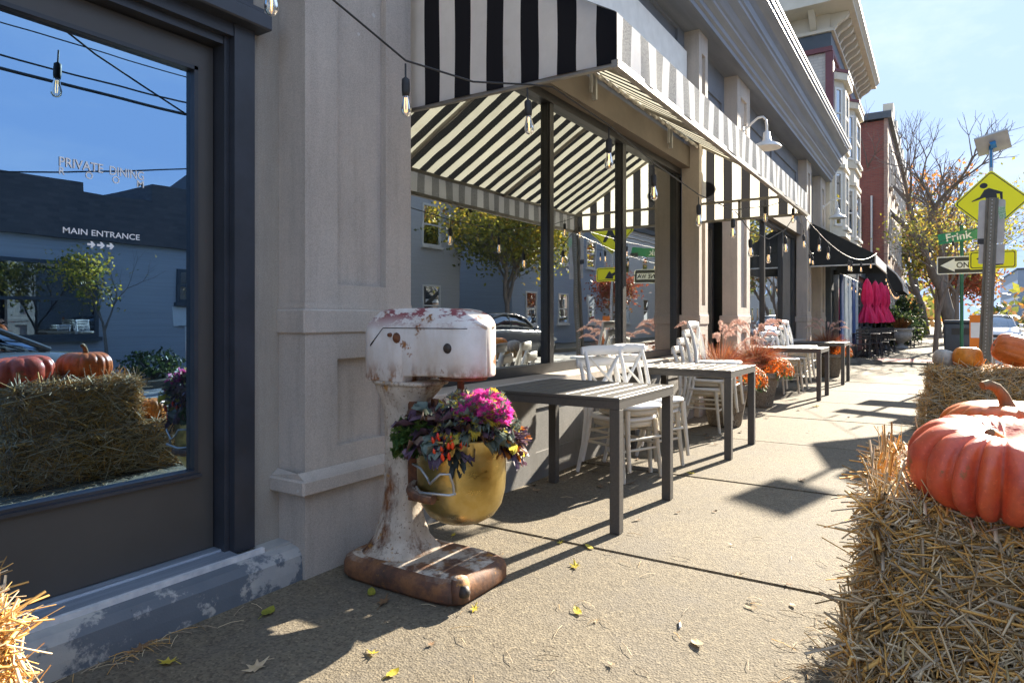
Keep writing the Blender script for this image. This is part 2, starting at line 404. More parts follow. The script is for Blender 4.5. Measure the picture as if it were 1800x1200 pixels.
def npmesh(name, V, F, mats, mi=None, parent=None, kind=None, smooth=False, loc=None):
    """quads or triangles in bulk from numpy arrays"""
    V = np.asarray(V, dtype=np.float32); F = np.asarray(F, dtype=np.int32)
    k = F.shape[1]; me = bpy.data.meshes.new(name)
    me.vertices.add(len(V)); me.vertices.foreach_set('co', V.ravel())
    me.loops.add(F.size); me.loops.foreach_set('vertex_index', F.ravel())
    me.polygons.add(len(F)); me.polygons.foreach_set('loop_start', np.arange(0, F.size, k, dtype=np.int32))
    if not isinstance(mats, (list, tuple)): mats = [mats]
    for m in mats: me.materials.append(m)
    if mi is not None: me.polygons.foreach_set('material_index', np.asarray(mi, dtype=np.int32))
    if smooth: me.polygons.foreach_set('use_smooth', np.ones(len(F), dtype=bool))
    me.update(calc_edges=True); me.validate()
    o = bpy.data.objects.new(name, me); COL.objects.link(o)
    if parent is not None: o.parent = parent
    if loc is not None: o.location = loc
    if kind: o['kind'] = kind
    return o
def strands(P0, P1, P2, w0, w1, sides=3):
    """curved three-sided stalks through P0,P1,P2 (n,3): returns verts and quads"""
    n = len(P0); d = P2 - P0; L = np.linalg.norm(d, axis=1, keepdims=True) + 1e-9; d = d / L
    ref = np.where(np.abs(d[:, 2:3]) < .8, np.array([[0, 0, 1.]]), np.array([[1., 0, 0]]))
    a = np.cross(d, ref); a /= np.linalg.norm(a, axis=1, keepdims=True) + 1e-9; b = np.cross(d, a)
    w0 = np.broadcast_to(np.asarray(w0, float), (n,))[:, None]; w1 = np.broadcast_to(np.asarray(w1, float), (n,))[:, None]
    rings = []
    for P, w in ((P0, w0), (P1, (w0 + w1) / 2), (P2, w1)):
        for j in range(sides):
            an = 2 * math.pi * j / sides
            rings.append(P + (a * math.cos(an) + b * math.sin(an)) * w)
    V = np.stack(rings, axis=1).reshape(-1, 3)
    base = []
    for r in range(2):
        for j in range(sides):
            j2 = (j + 1) % sides
            base.append((r * sides + j, r * sides + j2, (r + 1) * sides + j2, (r + 1) * sides + j))
    F = (np.arange(n)[:, None, None] * (3 * sides) + np.array(base)[None]).reshape(-1, 4)
    return V, F
def tag(o, label, cat, group=None, kind=None):
    o['label'] = label; o['category'] = cat
    if group: o['group'] = group
    if kind: o['kind'] = kind
    return o
def thing(name, label, cat, loc=(0, 0, 0), rz=0.0, group=None):
    o = bpy.data.objects.new(name, None); COL.objects.link(o)
    o.empty_display_size = 0.1
    o.location = loc; o.rotation_euler = (0, 0, rz)
    return tag(o, label, cat, group)
def struct(o):
    o['kind'] = 'structure'; return o
def dup(root, loc, rz=None, label=None, group=None, rot=None):
    r = root.copy(); COL.objects.link(r); r.location = loc
    if rz is not None: r.rotation_euler = (0, 0, rz)
    if rot is not None: r.rotation_euler = rot
    if label: r['label'] = label
    if group: r['group'] = group
    for ch in list(root.children):
        c = ch.copy(); COL.objects.link(c); c.parent = r
        for g in list(ch.children):
            d = g.copy(); COL.objects.link(d); d.parent = c
    return r
def text_mesh(name, body, size, mat, parent, loc, rot, extrude=0.001, bold=0.0, align='LEFT', sx=1.0, space=1.0):
    cu = bpy.data.curves.new(name, 'FONT'); cu.body = body; cu.size = size; cu.extrude = extrude; cu.offset = bold
    cu.align_x = align; cu.space_character = space
    to = bpy.data.objects.new(name, cu); COL.objects.link(to)
    dg = bpy.context.evaluated_depsgraph_get(); dg.update()
    me = bpy.data.meshes.new_from_object(to.evaluated_get(dg))
    COL.objects.unlink(to); bpy.data.objects.remove(to); bpy.data.curves.remove(cu)
    me.name = name; me.materials.clear(); me.materials.append(mat)
    o = bpy.data.objects.new(name, me); COL.objects.link(o); o.parent = parent
    o.location = loc; o.rotation_euler = rot; o.scale = (sx, 1, 1)
    return o
def fit_text(body, mat, parent, x0, x1, y, z, cap, bold=.0006):
    o = text_mesh('lettering', body, 1.0, mat, parent, (0, 0, 0), (R(90), 0, 0), extrude=.0, bold=bold)
    xs = [v.co.x for v in o.data.vertices]; ys = [v.co.y for v in o.data.vertices]
    sx = (x1 - x0) / (max(xs) - min(xs)); sy = cap / (max(ys) - min(ys))
    o.scale = (sx, sy, 1); o.location = (x0 - min(xs) * sx, y, z - min(ys) * sy)
    return o
def catenary(a, b, sag, n=14):
    a, b = Vector(a), Vector(b)
    return [a.lerp(b, i / n) - Vector((0, 0, sag * 4 * (i / n) * (1 - i / n))) for i in range(n + 1)]
def W(mb, name, mats, root, sub=None):
    """part built in world coordinates under an unrotated thing (or under a part of it)"""
    if sub is not None: return mb.build(name, mats, sub)
    return mb.build(name, mats, root, loc=-Vector(root.location))

# ------------------------------------------------------------------ ground
g = MB(); g.quad((-200, -400, -.30), (700, -400, -.30), (700, 400, -.30), (-200, 400, -.30))
struct(g.build('terrain', M_earth))
g = MB(); g.quad((-60, -7.0, -.14), (420, -7.0, -.14), (420, -1.1, -.14), (-60, -1.1, -.14))
road = struct(g.build('road', M_asph))
g = MB()
for i in range(24): g.quad((-10 + i * 7, -4.08, -.136), (-7 + i * 7, -4.08, -.136), (-7 + i * 7, -3.96, -.136), (-10 + i * 7, -3.96, -.136))
g.build('lane_marking', M_paint, road)['kind'] = 'structure'
walk = bpy.data.objects.new('sidewalk', None); COL.objects.link(walk); struct(walk)
g = MB(); g.box(-12, 120, -.96, 9.0, -.25, -.05); struct(g.build('sidewalk_base', M_soil, walk))
def slab(L, D, seed):
    g = MB(); bm = bmesh.new(); bmesh.ops.create_cube(bm, size=1)
    for v in bm.verts: v.co = Vector(((v.co.x) * L, v.co.y * D, v.co.z * .1 - .05))
    bmesh.ops.bevel(bm, geom=[e for e in bm.edges if all(v.co.z > -.02 for v in e.verts)], offset=.011, segments=2, affect='EDGES')
    g.bm(bm, 0, False); return g
S = 1.78; gap = .010
slab_me = None
edges = [-8 + 0.0]
xs = [3.09 + S * k for k in range(0, 8)]
for i in range(len(xs) - 1):
    if slab_me is None:
        o = slab(S - gap, 3.42, 0).build('slab', M_conc, walk); slab_me = o.data
    else:
        o = bpy.data.objects.new('slab', slab_me); COL.objects.link(o); o.parent = walk
    o.location = ((xs[i] + xs[i + 1]) / 2, .755, .0 + .0016 * math.sin(i * 2.3)); o.rotation_euler = (0, .0009 * math.sin(i * 1.7), 0)
    o['kind'] = 'structure'
x_end = xs[-1]
g = MB(); g.rbox(-12, 3.09 - gap / 2, -.955, 2.465, -.1, 0, .011, seg=2, sm=False); struct(g.build('slab', M_conc, walk))
g = MB(); g.box(x_end + .007, 18.2, -.955, 2.465, -.1, 0); struct(g.build('slab', M_conc, walk))
# side lane crossing and the pavement beyond it
g = MB()
g.add([(18.21, -.955, 0), (18.21, 2.4, 0), (19.4, 2.4, -.055), (19.4, -.955, -.055), (20.6, 2.4, -.055), (20.6, -.955, -.055)], [(0, 3, 2, 1), (2, 3, 5, 4)])
struct(g.build('lane_apron', M_conc, walk))
g = MB(); g.box(20.62, 110, -.955, 2.0, -.2, 0.002); struct(g.build('far_pavement', M_conc, walk))
g = MB()
pr = [(20.6, 2.5), (20.55, 1.9), (20.3, 1.45), (20.05, 1.25)]
for a, b in zip(pr[:-1], pr[1:]):
    g.add([(a[0], a[1], -.06), (b[0], b[1], -.06), (b[0] + .14, b[1] + .05, -.06), (a[0] + .14, a[1] + .05, -.06), (a[0], a[1], .1), (b[0], b[1], .06), (b[0] + .14, b[1] + .05, .06), (a[0] + .14, a[1] + .05, .1)],
          [(0, 1, 5, 4), (1, 2, 6, 5), (2, 3, 7, 6), (3, 0, 4, 7), (4, 5, 6, 7)])
struct(g.build('corner_kerb', M_curb, walk))
g = MB(); g.quad((21.0, .1, .007), (22.4, .1, .007), (22.4, 1.5, .007), (21.0, 1.5, .007)); struct(g.build('tactile_paving', M_tact, walk))
k = bpy.data.objects.new('kerb', None); COL.objects.link(k); struct(k)
kb = None
for i in range(30):
    if kb is None:
        g = MB(); g.rbox(-.89, .89, -.07, .07, -.15, 0.004, .012, seg=1, sm=False); o = g.build('kerb_stone', M_curb, k); kb = o.data
    else:
        o = bpy.data.objects.new('kerb_stone', kb); COL.objects.link(o); o.parent = k
    o.location = (-8 + 1.785 * i, -1.03, 0); o['kind'] = 'structure'
g = MB(); g.box(46, 110, -1.1, -.965, -.15, .004); struct(g.build('kerb_run', M_curb, k))
g = MB(); g.box(-30, 110, -9.5, -7.0, -.2, -.002); struct(g.build('opposite_sidewalk', M_conc))

# ------------------------------------------------------------------ the restaurant building
B = thing('restaurant_building', 'long grey stucco storefront building with black framed shop windows and deep slate cornice', 'building', (8, 2.6, 0))
GY = 2.665                                  # plane of the glass
ZT = 4.62                                   # underside of the cornice
# wall body behind the facade
g = MB()
g.box(-3, 0.10, 2.57, 2.9, 0, ZT); g.box(1.862, 2.03, 2.57, 2.9, 0, ZT)
g.box(0.10, 1.862, 2.585, 2.9, 3.25, ZT)
W(g, 'wall', M_wall, B)
g = MB()
g.panel(2.72, 7.84, 3.22, ZT, [(3.0, 7.6, 4.40, 4.56)], 2.57, 2.6, back=2.9)
g.panel(8.19, 9.62, 3.05, ZT, [(8.35, 9.5, 3.3, 4.2)], 2.575, 2.6, back=2.9)
g.panel(10.36, 15.5, 3.22, ZT, [(10.6, 12.8, 3.4, 4.3), (13.0, 15.3, 3.4, 4.3)], 2.57, 2.6, back=2.9)
g.panel(16.1, 17.5, 3.05, ZT, [(16.25, 17.4, 3.3, 4.2)], 2.575, 2.6, back=2.9)
W(g, 'upper_wall', M_upper, B)
g = MB(); g.box(-3, 18.3, 2.905, 9, 0, 5.45); g.box(18.18, 18.29, 2.5, 2.9, 0, 5.3)
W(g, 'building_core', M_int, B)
# white board above the big window
g = MB(); g.box(2.80, 7.78, 2.52, 2.567, 3.32, 4.34); W(g, 'fascia_board', M_board, B)

def pilaster(x0, x1, name='pilaster', low=True):
    w = x1 - x0; m = w * .27 if w > .5 else w * .3
    p = MB()
    holes = [(x0 + m, x1 - m, 1.33, 3.15), (x0 + m, x1 - m, 3.45, 4.35), (x0 + m, x1 - m, .57, .98)]
    p.panel(x0, x1, 0, ZT, holes, 2.39, 2.425, back=2.60)
    po = W(p, name, M_stuc, B)
    for z0, z1, e in ((1.10, 1.215, .012), (.385, .455, .05)):
        q = MB(); q.rbox(x0 - e, x1 + e, 2.39 - e, 2.64, z0, z1, .008, seg=1, sm=False)
        # sloped weathering on top of the ledge
        q.add([(x0 - e + .008, 2.398 - e, z1 + .001), (x1 + e - .008, 2.398 - e, z1 + .001), (x1 + e - .008, 2.388, z1 + .028), (x0 - e + .008, 2.388, z1 + .028), (x0 - e + .008, 2.58, z1 + .001), (x0 - .002, 2.58, z1 + .028)],
              [(0, 1, 2, 3), (4, 0, 3, 5)])
        q.build('ledge', M_stuc, po)
    return po
for a, b in ((2.01, 2.72), (7.84, 8.19), (9.62, 10.36), (15.5, 16.1), (17.5, 18.3)): pilaster(a, b)

# cornice, extruded along the street
prof = [(2.60, 4.60), (2.26, 4.60), (2.26, 4.66), (2.23, 4.68), (2.23, 4.74), (2.17, 4.79), (2.17, 4.83), (2.15, 4.85), (2.11, 4.93), (2.04, 5.0), (2.04, 5.05), (2.02, 5.07), (2.02, 5.18), (1.98, 5.24), (1.88, 5.32), (1.88, 5.37), (1.86, 5.38), (1.86, 5.46), (2.2, 5.52), (2.95, 5.56), (2.95, 4.60)]
g = MB(); g.prism([(y, z) for y, z in prof], 0, -3.0, 18.42)
W(g, 'cornice', M_corn, B)
g = MB(); g.prism([(1.845, 5.462), (1.845, 5.50), (2.2, 5.56), (2.2, 5.525)], 0, -3.0, 18.44); W(g, 'cornice_cap', M_edge, B)

def shopfront(x0, x1, mulls, zs=.74, zt=2.97):
    """bulkhead, sill, frame, mullions and one pane per bay"""
    n = 4; st = (x1 - x0) / n
    q = MB(); q.panel(x0, x1, 0, .67, [(x0 + st * i + .14, x0 + st * (i + 1) - .14, .2, .52) for i in range(n)], 2.45, 2.463, back=2.9)
    W(q, 'bulkhead', M_bulk, B)
    q = MB(); q.rbox(x0 + .001, x1 - .001, 2.40, 2.74, .672, .737, .008, seg=1, sm=False); W(q, 'window_sill', M_stuc, B)
    q = MB()
    q.box(x0, x1, 2.625, 2.74, zs, zs + .075); q.box(x0, x1, 2.61, 2.74, zt - .07, zt)
    q.box(x0 + .002, x0 + .09, 2.625, 2.74, zs + .075, zt - .07); q.box(x1 - .12, x1 - .002, 2.625, 2.74, zs + .075, zt - .07)
    fr = W(q, 'window_frame', M_black, B)
    for a, b in mulls:
        q = MB(); q.box(a, b, 2.635, 2.72, zs + .076, zt - .071); q.box(a + .018, b - .018, 2.622, 2.634, zs + .076, zt - .071)
        W(q, 'mullion', M_black, B)
    ed = [x0 + .09] + [v for ab in mulls for v in ab] + [x1 - .12]
    for i in range(0, len(ed), 2):
        q = MB(); q.quad((ed[i], GY, zs + .076), (ed[i + 1], GY, zs + .076), (ed[i + 1], GY, zt - .071), (ed[i], GY, zt - .071))
        W(q, 'window_pane', M_glass, B)
    q = MB(); q.box(x0, x1, 2.50, 2.9, zt + .002, 3.218); W(q, 'header_beam', M_brown, B)
    # the room behind
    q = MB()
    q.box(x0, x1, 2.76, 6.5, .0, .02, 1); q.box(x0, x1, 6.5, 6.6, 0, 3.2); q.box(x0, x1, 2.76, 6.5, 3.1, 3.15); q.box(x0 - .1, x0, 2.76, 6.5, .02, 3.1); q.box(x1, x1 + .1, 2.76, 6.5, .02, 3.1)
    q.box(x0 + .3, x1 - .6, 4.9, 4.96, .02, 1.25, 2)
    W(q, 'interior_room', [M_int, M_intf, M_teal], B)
shopfront(2.72, 7.84, [(4.635, 4.735), (6.10, 6.22)])
shopfront(10.36, 15.5, [(12.42, 12.53), (14.05, 14.17)])
# recessed dark doorways between the pilasters
for a, b in ((8.19, 9.62), (16.1, 17.5)):
    q = MB()
    q.box(a, a + .09, 2.72, 2.86, 0.03, 2.95); q.box(b - .09, b, 2.72, 2.86, 0.03, 2.95); q.box(a + .09, b - .09, 2.72, 2.86, 2.45, 2.95); q.box(a + .09, b - .09, 2.72, 2.86, .03, .35)
    d = W(q, 'side_door', M_black, B)
    q = MB(); q.quad((a + .09, 2.79, .35), (b - .09, 2.79, .35), (b - .09, 2.79, 2.45), (a + .09, 2.79, 2.45)); W(q, 'door_pane', M_glass, B)
    q = MB(); q.box(a, b, 2.44, 2.9, -.04, .03); W(q, 'door_step', M_bulk, B)
# building interior stays dark
# ------------------------------------------------------------------ the private dining room door
q = MB()
q.box(1.76, 1.86, 2.54, 2.74, .165, 2.435); q.box(1.735, 1.7595, 2.575, 2.74, .165, 2.41)          # right jamb, two steps
q.box(0.10, 0.20, 2.54, 2.74, .165, 2.435); q.box(0.2005, 0.225, 2.575, 2.74, .165, 2.41)
q.box(0.2005, 1.7595, 2.545, 2.74, 2.38, 2.435); q.box(0.2255, 1.7345, 2.58, 2.74, 2.345, 2.379)
W(q, 'door_frame', M_trim, B)
q = MB(); q.rbox(0.05, 1.905, 2.475, 2.74, 2.436, 2.505, .006, seg=1, sm=False); q.box(.08, 1.88, 2.50, 2.74, 2.5055, 2.53); W(q, 'door_cap', M_trim, B)
q = MB()
q.box(.10, 1.86, 2.55, 2.74, 3.18, 3.25); q.box(.10, .2, 2.55, 2.74, 2.531, 3.18); q.box(1.74, 1.86, 2.55, 2.74, 2.531, 3.18); q.box(.2, 1.74, 2.56, 2.74, 2.531, 2.60); q.box(.2, 1.74, 2.60, 2.74, 3.1, 3.18)
W(q, 'transom_frame', M_trim, B)
q = MB(); q.quad((.2, 2.66, 2.6), (1.74, 2.66, 2.6), (1.74, 2.66, 3.1), (.2, 2.66, 3.1)); W(q, 'transom_pane', M_dglass, B)
DX0, DX1, DZ0, DZ1 = .235, 1.728, .185, 2.34
q = MB()
q.box(1.655, DX1, 2.645, 2.70, DZ0, DZ1); q.box(DX0, .34, 2.645, 2.70, DZ0, DZ1)
q.box(.34, 1.655, 2.645, 2.70, 2.235, DZ1); q.box(.34, 1.655, 2.645, 2.70, DZ0, .515)
door = W(q, 'dining_room_door', M_doorp, B)
q = MB()
for a, b, c, d in ((1.638, 1.6545, .53, 2.2345), (.3405, .357, .53, 2.2345), (.3405, 1.6545, .5155, .53), (.3405, 1.6545, 2.219, 2.2345)):
    q.box(a, b, 2.638, 2.692, c, d)
q.box(.33, 1.665, 2.625, 2.6445, .503, .5155)
q.build('glazing_bead', M_trim, door)
q = MB(); q.quad((.357, 2.668, .53), (1.638, 2.668, .53), (1.638, 2.668, 2.219), (.357, 2.668, 2.219)); q.build('door_pane', M_dglass, door)
q = MB(); q.box(.34, 1.655, 2.75, 2.78, .2, 3.1); W(q, 'unlit_room_sheet', M_int, B)  # dark sheet added in place of the unlit room behind the door
q = MB(); q.tube([(.29, 2.63, 1.0), (.29, 2.58, 1.02), (.29, 2.58, 1.3), (.29, 2.63, 1.32)], .012); q.build('handle', M_steel, door)
TY = 2.6665
rx = (R(90), 0, 0)
# the arched two-line lettering and the arrows, vinyl on the glass
fit_text('PRIVATE', M_white, door, 1.138, 1.288, TY - .0016, 1.720, .034, .012)
fit_text('DINING', M_white, door, 1.312, 1.442, TY, 1.720, .034, .012)
for a, b, ch in ((1.138, 1.157, 'R'), (1.226, 1.252, 'O'), (1.322, 1.348, 'O'), (1.415, 1.442, 'M')):
    fit_text(ch, M_white, door, a, b, TY, 1.690, .027, .012)
fit_text('MAIN ENTRANCE', M_white, door, 1.15, 1.425, TY, 1.480, .022, .008)
for i in range(3):
    q = MB(); x = 1.232 + i * .034; z = 1.447
    q.prism([(x, z - .004), (x + .014, z - .004), (x + .010, z - .012), (x + .017, z - .012), (x + .028, z), (x + .017, z + .012), (x + .010, z + .012), (x + .014, z + .004), (x, z + .004)], 1, TY - .0004, TY + .0002)
    q.build('arrow', M_white, door)
# threshold and peeling plinth under the door
q = MB()
q.prism([(2.72, .02), (2.72, .183), (2.60, .180), (2.595, .172), (2.50, .166), (2.50, .02)], 0, .11, 1.759)
W(q, 'threshold', M_thres, B)
q = MB(); q.box(.05, 1.865, 2.478, 2.4995, .150, .171); W(q, 'threshold_lip', M_lip, B)
pl = [(2.62, -.04), (2.405, -.04), (2.405, .05), (2.41, .11), (2.435, .14), (2.4775, .149), (2.62, .149)]
q = MB(); q.prism(pl, 0, -3, 2.009, sm=False); q.box(1.866, 2.008, 2.478, 2.6, .149, .158)
W(q, 'plinth', M_plinth, B)

# ------------------------------------------------------------------ goose-neck barn lamps
M_lampw = simple('white enamel', (0.78, 0.77, 0.74), (0.7, 0.69, 0.66), 0.3, 6)
def barn_lamp(x, label):
    t = thing('barn_lamp', label, 'wall lamp', (x, 2.39, 3.9), group='goose-neck lamps on the storefront')
    q = MB(); q.tube([(0, .0, 0), (0, -.12, .1), (0, -.2, .16), (0, -.27, .16), (0, -.31, .11), (0, -.32, .02), (0, -.32, -.06)], .017, 10); q.build('arm', M_lampw, t)
    q = MB(); q.lathe([(.06, -.005), (.06, .005)], 16, (0, 0, 0), cap0=True, cap1=True, xf=Matrix.Rotation(R(90), 4, 'X')); q.build('wall_plate', M_lampw, t)
    q = MB(); q.lathe([(.02, 0), (.045, -.02), (.055, -.12), (.075, -.15), (.16, -.19), (.2, -.235), (.2, -.245), (.19, -.24), (.14, -.19), (.05, -.14), (.01, -.13)], 28, (0, -.32, -.05)); q.build('lamp_shade', M_lampw, t)
    return t
barn_lamp(9.98, 'white goose-neck lamp above the far end of the striped awning')
barn_lamp(17.9, 'white goose-neck lamp over the black triangular awning')
# ------------------------------------------------------------------ striped awning over the big window
AX0, AX1, AYo, AYi = 2.79, 7.99, 1.225, 2.50
ZB, ZF, ZW = 2.33, 2.555, 3.31
A = thing('striped_awning', 'black and white striped canvas awning projecting over the big shop window', 'awning', (5.4, 2.5, 2.3))
per = .212
white, blk = (0.74, 0.71, 0.66), (0.022, 0.022, 0.026)
F_front = fabric('awning front cloth', 0, per, .161, (0.96, 0.95, 0.93), (0.27, 0.27, 0.27), .15, .8)  # sun glare and wear in the colour: whites raised, black stripes greyed
F_slope = fabric('awning roof cloth', 0, per, .161, (0.80, 0.75, 0.58), (0.022, 0.022, 0.022), .45)
F_end = fabric('awning end cloth', 1, .205, .0563, (0.78, 0.75, 0.72), blk, .35)
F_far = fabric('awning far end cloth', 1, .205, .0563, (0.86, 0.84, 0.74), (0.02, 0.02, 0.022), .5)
def cloth_grid(p00, p10, p11, p01, nx, ny, dip, mb):
    P = [[None] * (nx + 1) for _ in range(ny + 1)]
    for j in range(ny + 1):
        for i in range(nx + 1):
            a = Vector(p00).lerp(Vector(p10), i / nx); b = Vector(p01).lerp(Vector(p11), i / nx)
            P[j][i] = a.lerp(b, j / ny) + Vector(dip(i / nx, j / ny))
    vs = [p for r in P for p in r]
    fs = [(j * (nx + 1) + i, j * (nx + 1) + i + 1, (j + 1) * (nx + 1) + i + 1, (j + 1) * (nx + 1) + i) for j in range(ny) for i in range(nx)]
    mb.add(vs, fs, 0, True)
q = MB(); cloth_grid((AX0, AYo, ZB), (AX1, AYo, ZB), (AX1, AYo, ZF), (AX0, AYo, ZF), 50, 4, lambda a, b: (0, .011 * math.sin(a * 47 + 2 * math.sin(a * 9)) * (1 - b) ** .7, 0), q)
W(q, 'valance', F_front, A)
q = MB(); cloth_grid((AX0, AYo, ZF), (AX1, AYo, ZF), (AX1, AYi, ZW), (AX0, AYi, ZW), 60, 10, lambda a, b: (0, 0, -.02 * math.sin(math.pi * b) * (0.6 + .4 * math.sin(a * 25))), q)
W(q, 'canopy', F_slope, A)
for x, mt in ((AX0, F_end), (AX1, F_far)):
    q = MB()
    cloth_grid((x, AYo, ZB), (x, AYi, ZB), (x, AYi, ZW), (x, AYo, ZF), 26, 12, lambda a, b: (.0035 * math.sin(a * 17 + b * 6 + math.sin(a * 5)), 0, 0), q)
    W(q, 'end_panel', mt, A)
def bar(name, *segs, r=.014, mat=None):
    q = MB()
    for a, b in segs: q.tube([a, b], r * 1.414, 4)
    return W(q, name, mat or M_steel, A)
e = .02
for x in (AX0 + e, AX1 - e):
    bar('frame_bar', ((x, AYo, ZB), (x, AYi, ZB)))
    bar('frame_bar', ((x, AYi, ZB), (x, AYi, ZW)))
    bar('frame_bar', ((x, AYo + e, ZF), (x, AYi, ZW - .02)))
    bar('frame_bar', ((x, AYo + e, ZB), (x, AYo + e, ZF)))
bar('frame_bar', ((AX0, AYo + .01, ZB - .004), (AX1, AYo + .01, ZB - .004)), r=.017)
bar('frame_bar', ((AX0 + e, AYo + e, ZF - .01), (AX1 - e, AYo + e, ZF - .01)))
bar('frame_bar', ((AX1 - .05, AYo + .03, ZB + .21), (AX1 - .05, AYi, ZB + .21)))
bar('frame_bar', ((AX1 - .05, 1.95, ZB), (AX1 - .05, 1.95, ZB + .21)))
for x in (4.5, 6.2): bar('frame_bar', ((x, AYo + e, ZF - .02), (x, AYi, ZW - .04)))
# lacing loops and little brackets under the canopy by the header
q = MB()
for i in range(26):
    x = 2.95 + i * .19
    q.tube([(x, 2.46, 3.26), (x + .03, 2.40, 3.20), (x + .09, 2.40, 3.19), (x + .12, 2.46, 3.25)], .016, 6)
W(q, 'lacing', simple('awning lacing', (0.7, 0.67, 0.6), (0.25, 0.24, 0.22), .7, 30), A)
for x in (3.2, 5.1, 7.0):
    q = MB(); q.box(x, x + .03, 2.43, 2.47, 3.02, 3.24); q.box(x - .06, x - .045, 2.44, 2.46, 3.06, 3.24); W(q, 'bracket', M_galv, A)
for y in (2.36, 1.6):
    q = MB(); q.tube([(AX1 - .07, y, ZB + .26), (AX1 - .1, y - .01, ZB + .22), (AX1 - .11, y - .05, ZB + .2), (AX1 - .1, y - .09, ZB + .23)], .004, 6); W(q, 'hook', M_steel, A)

# ------------------------------------------------------------------ black awning further along
def black_awning(x0, x1, label, yo=1.12, zb=2.33, zf=2.53, zw=3.3):
    t = thing('black_awning', label, 'awning', ((x0 + x1) / 2, 2.4, zb))
    yi = 2.4
    q = MB(); q.quad((x0, yo, zf), (x1, yo, zf), (x1, yi, zw), (x0, yi, zw)); W(q, 'canopy', M_blackcloth, t)
    q = MB(); q.quad((x0, yo, zb), (x1, yo, zb), (x1, yo, zf), (x0, yo, zf)); W(q, 'valance', M_edge, t)
    for x in (x0, x1):
        q = MB(); q.add([(x, yo + .001, zb), (x, yi, zb), (x, yi, zw), (x, yo + .001, zf)], [(0, 1, 2, 3)]); W(q, 'end_panel', M_blackcloth, t)
    q = MB(); q.tube([(x0 - .01, yo, zb - .01), (x0 - .01, yi, zb - .01)], .02, 4); q.tube([(x0, yo, zb - .01), (x1, yo, zb - .01)], .02, 4); q.tube([(x0 - .01, yo, zb), (x0 - .01, yo, zf)], .016, 4); W(q, 'frame_bar', M_galv, t)
    return t
black_awning(15.92, 19.4, 'black canvas awning with a plain triangular end beyond the striped one')

# ------------------------------------------------------------------ string lights
M_bulb = glass_mat('bulb glass', (1, .97, .92), .12, see=.93)
M_sock = simple('black rubber socket', (.02, .02, .022), (.03, .03, .03), .6, 9)
M_fil, nd, lk, p_ = new_mat('warm filament')
p_.inputs['Base Color'].default_value = (1, .6, .25, 1); p_.inputs['Emission Color'].default_value = (1, .52, .18, 1); p_.inputs['Emission Strength'].default_value = .45
def bulb_meshes():
    q = MB(); q.lathe([(.0125, 0), (.0135, -.012), (.020, -.035), (.0235, -.055), (.0215, -.072), (.013, -.084), (.0, -.088)], 14, (0, 0, -.05))
    a = q.build('light_bulb', M_bulb)
    q = MB(); q.lathe([(.004, .085), (.004, .03), (.0165, .02), (.0175, 0), (.0175, -.03), (.0145, -.05), (.0, -.05)], 10)
    b = q.build('socket', M_sock)
    q = MB()
    for s in (-1, 1): q.tube([(.004 * s, 0, -.056), (.0055 * s, .002 * s, -.1), (.003 * s, 0, -.118)], .0016, 4)
    c = q.build('filament', M_fil)
    ms = [o.data for o in (a, b, c)]
    for o in (a, b, c): bpy.data.objects.remove(o)
    return ms
BM_, SM_, FM_ = bulb_meshes()
def string_light(label, pts, bulbs, r=.0045, drop=.13, group='cafe string lights'):
    base = Vector(pts[0])
    t = thing('string_light', label, 'string lights', base, group=group)
    q = MB(); q.tube([Vector(p) - base for p in pts], r, 6); q.build('cable', M_cable, t)
    for b in bulbs:
        b = Vector(b) - base
        o = bpy.data.objects.new('light_bulb', BM_); COL.objects.link(o); o.parent = t; o.location = b
        o.rotation_euler = (random.uniform(-.06, .06), random.uniform(-.06, .06), random.uniform(0, 6))
        for nme, me in (('socket', SM_), ('filament', FM_)):
            c = bpy.data.objects.new(nme, me); COL.objects.link(c); c.parent = o
    return t
def hang(pts, x_list, drop=.085):
    """points of the cable at given positions along X, a little below it"""
    out = []
    for x in x_list:
        for a, b in zip(pts[:-1], pts[1:]):
            if min(a[0], b[0]) <= x <= max(a[0], b[0]) and abs(a[0] - b[0]) > 1e-6:
                f = (x - a[0]) / (b[0] - a[0]); p = Vector(a).lerp(Vector(b), f); out.append(p - Vector((0, 0, drop))); break
    return out
s1 = [(.9, 2.0, 2.75), (1.25, 2.0, 2.58), (1.6, 1.95, 2.43), (2.13, 1.9, 2.262), (2.45, 1.78, 2.245), (2.72, 1.64, 2.285), (2.83, 1.58, 2.295), (3.31, 1.5, 2.215), (3.98, 1.5, 2.145), (4.91, 1.5, 2.09), (5.77, 1.47, 2.09), (7.0, 1.42, 2.30), (7.9, 1.3, 2.52)]
string_light('string of warm bulbs running from the pilaster under the striped awning', s1,
             [(1.46, 1.9, 2.33)] + [Vector(p) - Vector((0, 0, .1)) for p in (s1[3], (2.7, 1.64, 2.28), s1[7], s1[8], s1[9], s1[10])])
s2 = [(5.85, 1.47, 2.09), (6.3, 1.45, 1.97), (6.85, 1.4, 1.95), (7.4, 1.35, 2.1), (7.9, 1.3, 2.38)]
string_light('short loop of string lights drooping below the far end of the striped awning', s2, [Vector(p) - Vector((0, 0, .1)) for p in (s2[1], s2[2], s2[3])] + [(7.16, 1.5, 2.30), (7.85, 1.35, 2.36)])
s3 = catenary((7.95, 1.25, 2.3), (15.95, 1.1, 2.55), .28, 16)
string_light('string lights spanning from the striped awning to the black triangular awning', s3, hang(s3, [8.9, 9.6, 11.6, 11.9, 13.2, 14.8]))
s3b = catenary((7.95, 1.3, 2.36), (15.95, 2.3, 2.65), .2, 16)
string_light('second cable of string lights close to the wall towards the black awning', s3b, hang(s3b, [9.2, 12.0, 14.0]))
s4 = catenary((15.95, 1.1, 2.52), (12.1, -.72, 2.62), .1, 14)
